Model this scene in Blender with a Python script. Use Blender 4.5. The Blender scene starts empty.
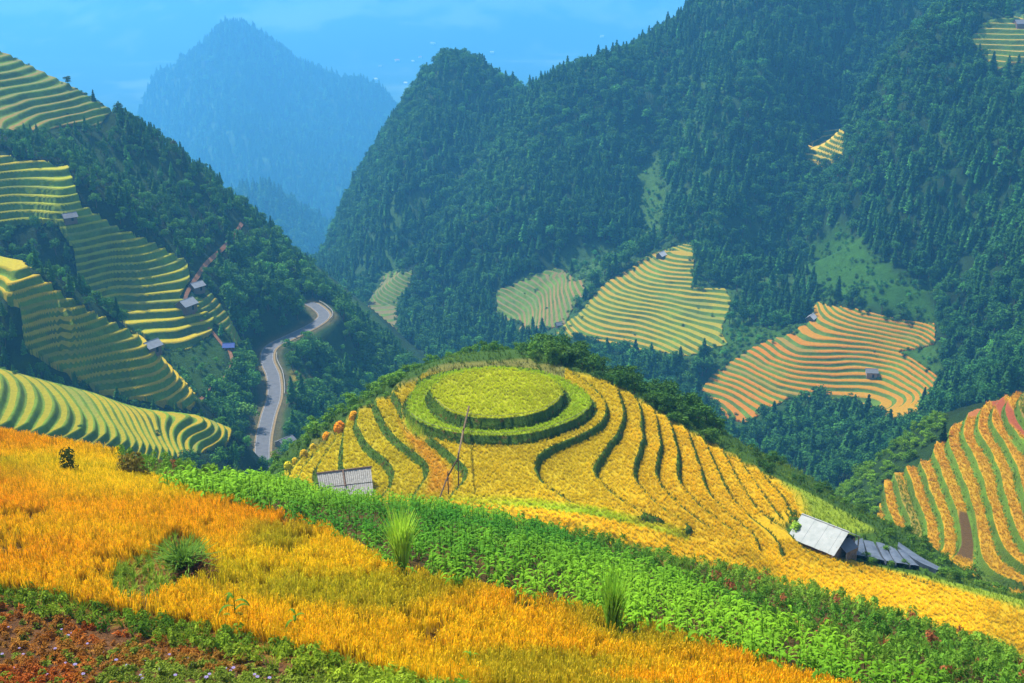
import bpy, math, random
import numpy as np

rng = np.random.default_rng(7)
random.seed(7)
R_ = math.radians
scene = bpy.context.scene
COL = scene.collection

# ---------------------------------------------------------------- camera
W, HH = 1024, 683
FPX = 1236.0
PITCH = R_(21.0)
CP, SP = math.cos(PITCH), math.sin(PITCH)
cam_d = bpy.data.cameras.new("camera")
cam = bpy.data.objects.new("camera", cam_d)
COL.objects.link(cam)
cam.location = (0, 0, 0)
cam.rotation_euler = (R_(90) - PITCH, 0, 0)
cam_d.sensor_width = 36.0
cam_d.lens = 36.0 * FPX / W
cam_d.clip_start = 0.2
cam_d.clip_end = 12000
scene.camera = cam


def unp(u, v, Y):
    """point on the ray through (u, v) at forward distance Y"""
    a = (np.asarray(u, float) - W / 2) / FPX
    b = (HH / 2 - np.asarray(v, float)) / FPX
    dy = CP + b * SP
    dz = -SP + b * CP
    k = Y / dy
    return np.stack([a * k, np.broadcast_to(Y, np.shape(k)) * 1.0, dz * k], -1)


def unz(u, v, z):
    a = (np.asarray(u, float) - W / 2) / FPX
    b = (HH / 2 - np.asarray(v, float)) / FPX
    dy = CP + b * SP
    dz = -SP + b * CP
    k = np.asarray(z, float) / dz
    return np.stack([a * k, dy * k, np.broadcast_to(z, np.shape(k)) * 1.0], -1)


def proj(x, y, z):
    f = y * CP - z * SP
    up = y * SP + z * CP
    f = np.where(f < 0.1, 0.1, f)
    return W / 2 + FPX * x / f, HH / 2 - FPX * up / f, f


# ---------------------------------------------------------------- maths
_T = rng.random((256, 256))


def vnoise(x, y, s, seed=0):
    x = np.asarray(x) / s + 37.7 * seed + 1000
    y = np.asarray(y) / s + 91.3 * seed + 1000
    xi = np.floor(x).astype(int)
    yi = np.floor(y).astype(int)
    fx = x - xi
    fy = y - yi
    fx = fx * fx * (3 - 2 * fx)
    fy = fy * fy * (3 - 2 * fy)
    a = _T[xi & 255, yi & 255]
    b = _T[(xi + 1) & 255, yi & 255]
    c = _T[xi & 255, (yi + 1) & 255]
    d = _T[(xi + 1) & 255, (yi + 1) & 255]
    return (a * (1 - fx) + b * fx) * (1 - fy) + (c * (1 - fx) + d * fx) * fy - 0.5


def fbm(x, y, s, seed=0, o=3):
    r = 0
    for k in range(o):
        r = r + vnoise(x, y, s / 2 ** k, seed + k) / 2 ** k
    return r


def sstep(a, b, x):
    t = np.clip((x - a) / (b - a), 0, 1)
    return t * t * (3 - 2 * t)


class TPS:
    def __init__(self, P, val, lam=0.0, sc=100.0):
        self.sc = sc
        self.P = np.asarray(P, float)[:, :2] / sc
        n = len(self.P)
        d2 = ((self.P[:, None] - self.P[None]) ** 2).sum(-1)
        K = 0.5 * d2 * np.log(d2 + 1e-12)
        K += lam * np.eye(n)
        A = np.zeros((n + 3, n + 3))
        A[:n, :n] = K
        A[:n, n] = 1
        A[:n, n + 1:] = self.P
        A[n:, :n] = A[:n, n:].T
        b = np.zeros(n + 3)
        b[:n] = val
        self.w = np.linalg.solve(A, b)

    def __call__(self, x, y):
        x = np.asarray(x, float)
        shp = x.shape
        x = x.ravel() / self.sc
        y = np.asarray(y, float).ravel() / self.sc
        n = len(self.P)
        out = self.w[n] + self.w[n + 1] * x + self.w[n + 2] * y
        for i in range(n):
            d2 = (x - self.P[i, 0]) ** 2 + (y - self.P[i, 1]) ** 2 + 1e-12
            out += (0.5 * self.w[i]) * d2 * np.log(d2)
        return out.reshape(shp)


def hull(P):
    P = sorted(set(map(tuple, np.round(np.asarray(P)[:, :2], 4))))
    def half(pts):
        h = []
        for p in pts:
            while len(h) >= 2 and (h[-1][0] - h[-2][0]) * (p[1] - h[-2][1]) - (h[-1][1] - h[-2][1]) * (p[0] - h[-2][0]) <= 0:
                h.pop()
            h.append(p)
        return h
    a = half(P)
    b = half(P[::-1])
    return np.array(a[:-1] + b[:-1])


def seg_dist(x, y, poly, closed=False):
    """distance to a polyline, with the parameter of the closest point"""
    best = np.full(np.shape(x), 1e18)
    par = np.zeros(np.shape(x))
    n = len(poly)
    for i in range(n if closed else n - 1):
        ax, ay = poly[i][0], poly[i][1]
        bx, by = poly[(i + 1) % n][0], poly[(i + 1) % n][1]
        dx, dy = bx - ax, by - ay
        L = dx * dx + dy * dy + 1e-12
        t = np.clip(((x - ax) * dx + (y - ay) * dy) / L, 0, 1)
        d = (x - ax - t * dx) ** 2 + (y - ay - t * dy) ** 2
        m = d < best
        best = np.where(m, d, best)
        par = np.where(m, i + t, par)
    return np.sqrt(best), par


def inside(x, y, poly):
    r = np.zeros(np.shape(x), bool)
    n = len(poly)
    j = n - 1
    for i in range(n):
        xi, yi = poly[i]
        xj, yj = poly[j]
        if yi != yj:
            c = ((yi > y) != (yj > y)) & (x < (xj - xi) * (y - yi) / (yj - yi) + xi)
            r ^= c
        j = i
    return r


def sdf(x, y, poly):
    """positive inside"""
    d, _ = seg_dist(x, y, poly, True)
    return np.where(inside(x, y, poly), d, -d)


def out_hull(x, y, hp):
    d, _ = seg_dist(x, y, hp, True)
    return np.where(inside(x, y, hp), 0, d)


def smooth_poly(P, n=6):
    P = np.asarray(P, float)
    Q = []
    m = len(P)
    for i in range(m - 1):
        p0 = P[max(i - 1, 0)]; p1 = P[i]; p2 = P[i + 1]; p3 = P[min(i + 2, m - 1)]
        for k in range(n):
            t = k / n
            Q.append(0.5 * (2 * p1 + (p2 - p0) * t + (2 * p0 - 5 * p1 + 4 * p2 - p3) * t * t + (3 * p1 - p0 - 3 * p2 + p3) * t ** 3))
    Q.append(P[-1])
    return np.array(Q)


# ---------------------------------------------------------------- terrain control points  (u, v, distance)
A_PX = [(512, 683, 23), (0, 683, 23), (820, 683, 26), (1024, 683, 30), (0, 560, 34.5), (200, 560, 35), (400, 562, 36), (600, 615, 31),
        (480, 516, 60), (700, 562, 55), (1024, 656, 45), (850, 601, 50), (330, 498, 60), (140, 455, 62), (0, 430, 62),
        (-200, 395, 62), (0, 500, 44), (200, 500, 46), (-200, 560, 32), (-200, 690, 22), (1250, 735, 38), (600, 539, 58), (560, 560, 44), (800, 630, 36)]
A_RAW = [(0, -3, -1.9), (-45, -3, 1), (35, -3, -8), (-8, 8, -6.4), (6, 8, -7.6)]
D_PX = [(0, 55, 520), (-160, 15, 520), (60, 82, 515), (110, 111, 510), (175, 152, 505), (210, 190, 498), (240, 228, 490), (280, 268, 482), (308, 302, 472),
        (0, 110, 470), (-160, 70, 470), (0, 160, 425), (-160, 118, 425), (60, 200, 415), (130, 250, 415), (190, 300, 410), (236, 345, 405), (100, 180, 462), (170, 220, 455),
        (230, 282, 445), (262, 315, 440), (250, 385, 375), (30, 225, 412), (70, 270, 402), (120, 300, 405), (100, 325, 392), (180, 345, 392), (150, 340, 390),
        (0, 250, 318), (-120, 213, 318), (70, 300, 322), (150, 345, 328), (195, 402, 328),
        (20, 300, 365), (90, 345, 365), (165, 385, 368), (207, 425, 358), (-120, 270, 365),
        (0, 312, 319), (60, 360, 319), (100, 375, 318), (0, 358, 316), (100, 388, 318), (185, 409, 326),
        (0, 370, 250), (-120, 340, 245), (100, 393, 265), (200, 412, 280), (235, 424, 288),
        (0, 420, 224), (130, 445, 242), (200, 449, 275), (237, 447, 286), (-120, 385, 222),
        (0, 405, 290), (100, 426, 300), (190, 442, 312), (-120, 375, 290),
        (240, 430, 330), (225, 460, 310)]
E_PX = [(285, 385, 383), (285, 355, 408), (280, 430, 352), (325, 340, 438), (322, 312, 462), (345, 322, 478), (372, 338, 500), (400, 370, 505), (340, 380, 430), (350, 420, 405),
        (310, 420, 375), (300, 460, 345), (400, 440, 445), (430, 420, 500), (262, 480, 325), (330, 303, 480), (255, 420, 352), (250, 380, 388), (330, 480, 340)]
F_PX = [(455, 58, 1000), (435, 78, 1010), (400, 112, 1020), (370, 160, 1000), (340, 220, 980), (320, 270, 950), (480, 70, 985), (494, 97, 955), (507, 106, 935),
        (522, 88, 900), (560, 74, 890), (600, 58, 880), (640, 34, 880), (690, -2, 880), (800, -60, 880), (950, -100, 880), (1100, -120, 850), (1260, -120, 800),
        (450, 150, 860), (400, 230, 800), (350, 300, 760), (390, 290, 720), (390, 340, 690), (480, 230, 740), (540, 150, 800), (600, 150, 790), (535, 300, 640), (480, 330, 640), (600, 230, 680),
        (650, 180, 728), (720, 130, 740), (720, 250, 640), (661, 254, 625), (640, 350, 530), (560, 335, 560), (700, 350, 520), (760, 200, 695), (800, 100, 780), (825, 148, 765),
        (860, 50, 820), (1024, 25, 720), (960, 65, 715), (900, 110, 700), (850, 180, 660), (815, 260, 600), (800, 310, 560), (910, 110, 765), (870, 175, 735), (790, 262, 640),
        (1024, 150, 560), (950, 200, 570), (900, 270, 540), (1024, 270, 480), (940, 310, 510), (940, 380, 470), (871, 371, 490), (820, 312, 548), (740, 370, 500), (715, 392, 488),
        (800, 345, 505), (800, 400, 470), (800, 450, 425), (870, 430, 425), (950, 400, 410), (1024, 390, 375), (1200, 390, 340), (1200, 200, 480), (1200, 60, 640), (720, 440, 440), (820, 490, 390),
        (540, 400, 520), (620, 400, 470)]
G_PX = [(240, 20, 1650), (222, 25, 1650), (258, 27, 1650), (206, 40, 1670), (274, 42, 1645), (190, 55, 1690), (172, 68, 1700), (156, 86, 1720), (146, 110, 1740), (140, 140, 1745), (292, 56, 1640), (312, 66, 1635), (345, 66, 1630), (374, 76, 1615), (394, 92, 1600), (402, 112, 1600), (425, 160, 1600),
        (240, 110, 1470), (200, 170, 1400), (320, 150, 1420), (300, 230, 1280), (380, 180, 1400), (250, 60, 1570), (150, 210, 1480), (200, 250, 1250), (420, 230, 1350), (290, 110, 1530), (350, 110, 1540), (180, 120, 1580)]
G2_PX = [(256, 186, 1050), (222, 205, 1060), (300, 216, 1040), (332, 262, 990), (240, 245, 950), (300, 300, 880), (190, 250, 1050), (200, 300, 900), (350, 310, 900)]
C_LN = [(-114.5, [(872, 485), (878, 515), (888, 545)]), (-111, [(902, 468), (912, 500), (922, 540), (926, 562)]), (-107.3, [(938, 442), (946, 480), (955, 520), (964, 556)]), (-104, [(972, 422), (985, 460), (1000, 505), (1012, 545)]),
        (-100.6, [(1002, 410), (1020, 450), (1040, 500), (1052, 540)]), (-97.2, [(1030, 400), (1060, 440), (1085, 500)]), (-92, [(1080, 385), (1120, 430), (1150, 500)])]
C_PX = [(900, 440, 236), (928, 418, 240), (975, 404, 242), (1024, 395, 240), (1150, 370, 240), (862, 482, 226), (860, 505, 215), (930, 577, 172), (1024, 590, 168), (890, 570, 176), (1150, 580, 165)]
for z_, l_ in C_LN:
    for u_, v_ in l_:
        C_PX.append((u_, v_, float(unz(u_, v_, z_)[1])))


def mk_hill(px, raw=(), lam=0.002, pen=0.75):
    P = [unp(u, v, Y) for u, v, Y in px] + [np.array(r, float) for r in raw]
    P = np.array(P)
    t = TPS(P, P[:, 2], lam)
    hp = hull(P)
    return (t, hp, pen, P)


HILLS = {}
HILLS['A'] = mk_hill(A_PX, A_RAW, 0.0, 0.95)
HILLS['D'] = mk_hill(D_PX, (), 0.004, 0.6)
HILLS['E'] = mk_hill(E_PX, (), 0.01, 0.7)
F_RIDGE = [(455, 66), (480, 80), (494, 98), (507, 103), (522, 88), (560, 80), (600, 67), (640, 43), (690, 6), (800, -55), (950, -98), (1100, -120), (1024, 30), (960, 70), (435, 86), (400, 120)]
F_PX = [(u, v + 9 if v < 90 and Y > 860 else v, Y) for u, v, Y in F_PX]
F_RAW = []
for u, v, Y in F_PX[:1] + F_PX[1:3] + F_PX[6:17]:
    p = unp(u, v, Y)
    F_RAW.append((p[0] * 1.02, p[1] + 75, p[2] - 45))
HILLS['F'] = mk_hill(F_PX, F_RAW, 0.002, 0.6)
G_PX = [(u, v + 6, Y * 2.15) for u, v, Y in G_PX]
G2_PX = [(u, v + 5, Y * 2.0) for u, v, Y in G2_PX]
HILLS['G'] = mk_hill(G_PX, (), 0.01, 0.6)
HILLS['G2'] = mk_hill(G2_PX, (), 0.02, 0.6)
HILLS['C'] = mk_hill(C_PX, (), 0.004, 0.8)

# ---- the round terraced hill: terrace edges traced level by level
ZB, SB = -58.0, 0.82


def zlev(h):
    return ZB + SB * (h - 0.5)


BC = []          # (x, y, level)


def curve(pts, lev, n=4):
    for u, v in smooth_poly(pts, n):
        p = unz(u, v, ZB + SB * (lev - 0.3))
        BC.append((p[0], p[1], lev))


curve([(576, 374), (600, 392), (610, 408), (606, 424), (584, 438), (552, 452), (540, 465), (546, 482), (570, 498), (600, 508)], 0, 2)
curve([(619, 388), (627, 409), (623, 430), (606, 458), (599, 471), (606, 484), (632, 505), (668, 520)], -1, 2)
curve([(642, 404), (648, 439), (639, 467), (642, 484), (662, 505), (690, 524), (722, 537)], -2, 2)
curve([(657, 413), (664, 443), (660, 469), (668, 490), (692, 512), (718, 531), (745, 542)], -3, 2)
curve([(673, 424), (682, 456), (684, 482), (706, 508), (738, 532)], -4, 2)
curve([(692, 434), (705, 470), (713, 493), (735, 516), (758, 535)], -5, 2)
curve([(709, 445), (726, 480), (738, 501), (757, 520)], -6, 2)
curve([(727, 454), (745, 486), (760, 508)], -7, 2)
curve([(748, 468), (768, 496), (778, 510)], -8, 2)
curve([(770, 480), (786, 497), (792, 508)], -9, 2)
# left side
curve([(398, 412), (412, 428), (430, 443), (450, 460), (462, 473), (458, 484)], 0, 2)
curve([(374, 412), (384, 432), (400, 448), (418, 462), (423, 474), (414, 490)], -1, 2)
curve([(352, 424), (362, 446), (380, 462), (388, 474), (386, 488)], -2, 2)
curve([(341, 434), (338, 452), (338, 470)], -3, 2)
curve([(334, 441), (320, 458), (312, 470)], -4, 2)
curve([(326, 441), (309, 458), (300, 470)], -5, 2)
curve([(318, 443), (298, 460), (290, 470)], -6, 2)


def bpt(u, v, lev):
    p = unz(u, v, zlev(lev))
    BC.append((p[0], p[1], lev))


for u, v, l in [(500, 470, .55), (500, 490, .5), (470, 500, .5), (540, 440, .5), (500, 400, .6), (450, 430, .5), (430, 400, .55), (400, 388, .55), (420, 371, .5), (460, 357, .5), (510, 352, .45), (550, 362, .4),
                (370, 500, -2.2), (330, 492, -3.6), (420, 505, -.6), (520, 508, .45), (580, 522, -.2), (640, 530, -1.3), (700, 545, -2.6), (700, 560, -2.8), (760, 552, -4.8), (770, 575, -5), (830, 566, -7), (850, 595, -7), (920, 586, -8.6), (1024, 606, -9.6),
                (1024, 645, -9.6), (930, 620, -8), (1150, 640, -11), (800, 536, -7.5), (818, 545, -8.6), (850, 553, -9.6), (880, 562, -10.2), (940, 576, -10.6),
                (800, 492, -9.6), (830, 508, -10.4), (860, 522, -11), (885, 534, -11.6), (920, 560, -11.6), (810, 515, -9.6), (840, 535, -10.4), (380, 398, -0.6), (352, 414, -2.3)]:
    bpt(u, v, l)
# falling away behind
for u, v, l, dx, dy, dl in [(510, 352, .4, 0, 10, -5), (550, 362, .4, 2, 10, -4), (600, 392, 0, 4, 9, -4), (627, 405, -1, 5, 9, -5), (660, 413, -3, 6, 9, -5), (692, 434, -5, 6, 8, -5), (727, 454, -7, 6, 8, -5), (770, 480, -9, 6, 8, -4),
                            (460, 357, .5, -2, 10, -6), (420, 371, .5, -4, 9, -6), (400, 388, .5, -6, 6, -6), (352, 414, -2, -6, 6, -6), (330, 438, -4, -7, 5, -6), (310, 455, -6, -7, 3, -6), (830, 508, -10.4, 5, 8, -5), (885, 534, -11.6, 6, 7, -5), (915, 556, -11.4, 5, 6, -5), (950, 579, -10.8, 4, 6, -5), (1000, 594, -10.4, 4, 6, -5), (1070, 612, -10.6, 4, 6, -5), (290, 470, -6.5, -7, -2, -6)]:
    p = unz(u, v, zlev(l))
    BC.append((p[0] + dx, p[1] + dy, l + dl))
BC = np.array(BC)
B_T = TPS(BC, BC[:, 2], 0.0004, 30.0)
B_H = hull(BC)
B_EDGE = np.array([unz(u, v, zlev(l))[:2] for u, v, l in [(u_, v_ + 8, l_) for u_, v_, l_ in [(300, 478, -5.5), (370, 488, -2.2), (430, 493, -.6), (480, 490, .5), (545, 492, 0), (600, 503, -1), (660, 522, -2.2), (720, 540, -3.6), (765, 546, -5.2), (800, 552, -7), (860, 568, -8.5), (930, 582, -9.6), (1060, 600, -10.5)]]])


def b_level(x, y):
    return B_T(x, y) - 0.75 / SB * out_hull(x, y, B_H)


DISC = [unz(496.5, 387, -55.4), unz(497, 392, -56.8)]


def disc_r(x, y, k):
    """normalised radius of the two stacked discs"""
    cx, cy = DISC[k][0], DISC[k][1]
    if k == 0:
        rx = (unz(563, 387, -55.4)[0] - unz(430, 387, -55.4)[0]) / 2
        ry = (unz(497, 361, -55.4)[1] - unz(497, 411, -55.4)[1]) / 2
    else:
        rx = (unz(588, 395, -56.8)[0] - unz(405, 395, -56.8)[0]) / 2
        ry = rx * 0.93
        cy = unz(497, 434, -56.8)[1] + ry
    a = np.arctan2((y - cy) / ry, (x - cx) / rx)
    wob = 1 + 0.018 * np.sin(3 * a + 1 + k) + 0.012 * np.sin(5 * a + 2.1 * k)
    return np.hypot((x - cx) / rx, (y - cy) / ry) / wob, (rx + ry) / 2


def b_smoothness(x, y):
    """0 on terraces, 1 on the smooth strip in front and behind the crest"""
    d, par = seg_dist(x, y, B_EDGE)
    # sign: front side = nearer to camera
    yy = np.interp(x, B_EDGE[:, 0], B_EDGE[:, 1])
    return sstep(-1.5, 2.5, yy - y)


def b_bank(x, y):
    """share of a level taken by its bank and the dark-painted lip, so that banks keep an even width"""
    e = .35
    gx_ = (b_level(x + e, y) - b_level(x - e, y)) / (2 * e)
    gy_ = (b_level(x, y + e) - b_level(x, y - e)) / (2 * e)
    return np.clip(.62 * np.hypot(gx_, gy_), .07, .27)


def b_height(x, y, full=True):
    L = b_level(x, y)
    w = b_smoothness(x, y)
    wr = np.maximum(w, sstep(-9.2, -9.8, L))
    f = L - np.floor(L)
    q = np.floor(L) - 1 + sstep(0, .72 * b_bank(x, y), f)
    z = ZB + SB * (q * (1 - wr) + (L - 0.5) * wr)
    plate = sstep(0.0, 0.05, L)
    d0, r0 = disc_r(x, y, 0)
    d1, r1 = disc_r(x, y, 1)
    back = sstep(1.0, 0.3, 0) * 0
    z = np.maximum(z, (ZB + 0.88) * sstep(1.0 + 0.35 / r1, 1.0, d1) + -300 * sstep(1.0, 1.0 + 0.35 / r1, d1))
    z = np.maximum(z, (ZB + 1.92) * sstep(1.0 + 0.45 / r0, 1.0, d0) + -300 * sstep(1.0, 1.0 + 0.45 / r0, d0))
    return z, L, wr, d0, d1, r0, r1


ROAD_PX = [(262, 500), (262, 465), (263, 440), (268, 416), (274, 396), (273, 376), (267, 360), (271, 347), (292, 336), (314, 325), (324, 316), (318, 308), (309, 303)]
ROAD_Z = -165.0
ROAD = smooth_poly(np.array([unz(u, v, ROAD_Z)[:2] for u, v in ROAD_PX]), 8)


def base_floor(x, y):
    f = -225 - 560 * sstep(500, 2500, y)
    far = np.maximum(0, y - 5500 + 520 * fbm(x, y, 1500, 5))
    return f + np.minimum(far * 0.36, 600) + 20 * fbm(x, y, 550, 9)


ROUGH = {'A': (0.25, 8), 'D': (3.0, 45), 'E': (3.0, 40), 'F': (15.0, 120), 'G': (75, 260), 'G2': (30, 230), 'C': (0.5, 25)}


FOLDS = [(24, 42, [(455, 92, 970), (430, 165, 870), (385, 255, 770)]), (22, 40, [(548, 110, 870), (505, 200, 780), (455, 285, 690)]), (22, 38, [(625, 85, 865), (595, 180, 750), (562, 255, 660)]),
         (-20, 36, [(496, 125, 920), (465, 205, 800), (424, 285, 720)]), (-22, 36, [(655, 115, 790), (648, 205, 710), (612, 268, 640)]), (24, 40, [(765, 60, 815), (735, 165, 715), (700, 255, 632)]),
         (-22, 32, [(842, 196, 690), (812, 236, 650), (775, 285, 600)]), (26, 36, [(985, 70, 712), (905, 135, 690), (842, 235, 615)]), (-16, 30, [(1010, 160, 570), (960, 240, 540), (930, 300, 520)])]
FOLDS = [(a_, w_, smooth_poly(np.array([unp(*q_)[:2] for q_ in l_]), 4)) for a_, w_, l_ in FOLDS]


def folds(x, y):
    r = np.zeros(np.shape(x))
    for a_, w_, l_ in FOLDS:
        d, par = seg_dist(x, y, l_)
        n_ = len(l_) - 1
        r += a_ * np.exp(-(d / w_) ** 2) * sstep(0, .25 * n_, par + .02 * n_) * sstep(n_ * 1.02, .75 * n_, par)
    return r


def hill(k, x, y):
    t, hp, pen, P = HILLS[k]
    z = t(x, y) - pen * out_hull(x, y, hp)
    a, s = ROUGH[k]
    if k == 'F': z = z + folds(x, y)
    return z + a * fbm(x, y, s, ord(k[0]) % 13, 3)


def H(x, y, with_b=True, names=None):
    x = np.asarray(x, float)
    y = np.asarray(y, float)
    z = base_floor(x, y)
    for k in ('A', 'D', 'E', 'F', 'G', 'G2', 'C'):
        P = HILLS[k][3]
        m = (x > P[:, 0].min() - 250) & (x < P[:, 0].max() + 250) & (y > P[:, 1].min() - 250) & (y < P[:, 1].max() + 400)
        if m.any():
            z[m] = np.maximum(z[m], hill(k, x[m], y[m]))
    if with_b:
        m = (x > BC[:, 0].min() - 60) & (x < BC[:, 0].max() + 60) & (y > BC[:, 1].min() - 60) & (y < BC[:, 1].max() + 60)
        if m.any():
            z[m] = np.maximum(z[m], ZB + SB * (b_level(x[m], y[m]) - 0.5) - 2.2)
    m = (x > ROAD[:, 0].min() - 30) & (x < ROAD[:, 0].max() + 30) & (y > ROAD[:, 1].min() - 30) & (y < ROAD[:, 1].max() + 30)
    if m.any():
        d, _ = seg_dist(x[m], y[m], ROAD)
        w = sstep(13, 4.6, d)
        z[m] = z[m] * (1 - w) + (ROAD_Z - 0.15) * w
    return z


# ---------------------------------------------------------------- object helpers
def tag(o, label=None, cat=None, group=None, kind=None):
    if label: o["label"] = label
    if cat: o["category"] = cat
    if group: o["group"] = group
    if kind: o["kind"] = kind
    return o


def empty(name, loc, rz=0.0, sc=1.0):
    o = bpy.data.objects.new(name, None)
    COL.objects.link(o)
    o.location = loc
    o.rotation_euler = (0, 0, rz)
    o.scale = (sc, sc, sc)
    o.empty_display_size = 0.3
    return o


def mesh_np(name, V, F, mat=None, smooth=False):
    """V (n,3) array, F (m,k) int array or list of arrays"""
    me = bpy.data.meshes.new(name)
    V = np.asarray(V, np.float32)
    me.vertices.add(len(V))
    me.vertices.foreach_set("co", V.ravel())
    Fs = F if isinstance(F, list) else [F]
    Fs = [np.asarray(f, np.int32) for f in Fs if len(f)]
    nl = sum(f.size for f in Fs)
    nf = sum(len(f) for f in Fs)
    if nf:
        me.loops.add(nl)
        me.loops.foreach_set("vertex_index", np.concatenate([f.ravel() for f in Fs]))
        me.polygons.add(nf)
        tot = np.concatenate([np.full(len(f), f.shape[1], np.int32) for f in Fs])
        st = np.concatenate([[0], np.cumsum(tot)[:-1]]).astype(np.int32)
        me.polygons.foreach_set("loop_start", st)
        me.polygons.foreach_set("loop_total", tot)
        me.polygons.foreach_set("use_smooth", np.full(nf, bool(smooth)))
    me.update(calc_edges=True)
    if mat: me.materials.append(mat)
    return me


def link(name, me, parent=None):
    o = bpy.data.objects.new(name, me)
    COL.objects.link(o)
    if parent is not None: o.parent = parent
    return o


def add_attr(me, name, typ, arr):
    a = me.attributes.new(name, typ, 'POINT')
    key = {'FLOAT': 'value', 'INT': 'value', 'FLOAT_VECTOR': 'vector', 'FLOAT_COLOR': 'color'}[typ]
    a.data.foreach_set(key, np.ascontiguousarray(arr, np.int32 if typ == 'INT' else np.float32).ravel())


def rgba(c):
    c = np.asarray(c, float)
    return np.concatenate([c, np.ones(c.shape[:-1] + (1,))], -1)


class MB:
    """collects simple solids into one mesh"""
    def __init__(self):
        self.V = []; self.F3 = []; self.F4 = []; self.n = 0

    def add(self, V, F):
        for f in F:
            (self.F4 if len(f) == 4 else self.F3).append([i + self.n for i in f])
        self.V += [tuple(v) for v in V]
        self.n += len(V)

    def box(self, c, s, rz=0.0, M=None):
        V = []
        for dz in (-.5, .5):
            for dx, dy in ((-.5, -.5), (.5, -.5), (.5, .5), (-.5, .5)):
                p = np.array([dx * s[0], dy * s[1], dz * s[2]])
                if M is not None: p = M @ p
                if rz: p = np.array([p[0] * math.cos(rz) - p[1] * math.sin(rz), p[0] * math.sin(rz) + p[1] * math.cos(rz), p[2]])
                V.append(p + np.array(c))
        self.add(V, [(3, 2, 1, 0), (4, 5, 6, 7), (0, 1, 5, 4), (1, 2, 6, 5), (2, 3, 7, 6), (3, 0, 4, 7)])

    def slab(self, a, b, c, d, th):
        """a thick quad, thickness along its normal"""
        P = [np.array(p, float) for p in (a, b, c, d)]
        n = np.cross(P[1] - P[0], P[3] - P[0]); n /= np.linalg.norm(n)
        V = [p - n * th for p in P] + P
        self.add(V, [(3, 2, 1, 0), (4, 5, 6, 7), (0, 1, 5, 4), (1, 2, 6, 5), (2, 3, 7, 6), (3, 0, 4, 7)])

    def tube(self, pts, rad, seg=6):
        pts = [np.array(p, float) for p in pts]
        if np.isscalar(rad): rad = [rad] * len(pts)
        V = []; F = []
        for i, p in enumerate(pts):
            t = pts[min(i + 1, len(pts) - 1)] - pts[max(i - 1, 0)]
            t = t / (np.linalg.norm(t) + 1e-9)
            a = np.cross(t, [0.3, 0.9, 0.1]); a /= np.linalg.norm(a) + 1e-9
            b = np.cross(t, a)
            for k in range(seg):
                an = 2 * math.pi * k / seg
                V.append(p + rad[i] * (math.cos(an) * a + math.sin(an) * b))
        for i in range(len(pts) - 1):
            for k in range(seg):
                F.append((i * seg + k, i * seg + (k + 1) % seg, (i + 1) * seg + (k + 1) % seg, (i + 1) * seg + k))
        n = len(V)
        V += [pts[0], pts[-1]]
        for k in range(seg):
            F.append((n, (k + 1) % seg, k))
            F.append((n + 1, (len(pts) - 1) * seg + k, (len(pts) - 1) * seg + (k + 1) % seg))
        self.add(V, F)

    def mesh(self, name, mat, smooth=False):
        fl = []
        if self.F4: fl.append(np.array(self.F4))
        if self.F3: fl.append(np.array(self.F3))
        return mesh_np(name, np.array(self.V), fl, mat, smooth)

    def build(self, name, mat, parent=None, smooth=False):
        return link(name, self.mesh(name, mat, smooth), parent)


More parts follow.
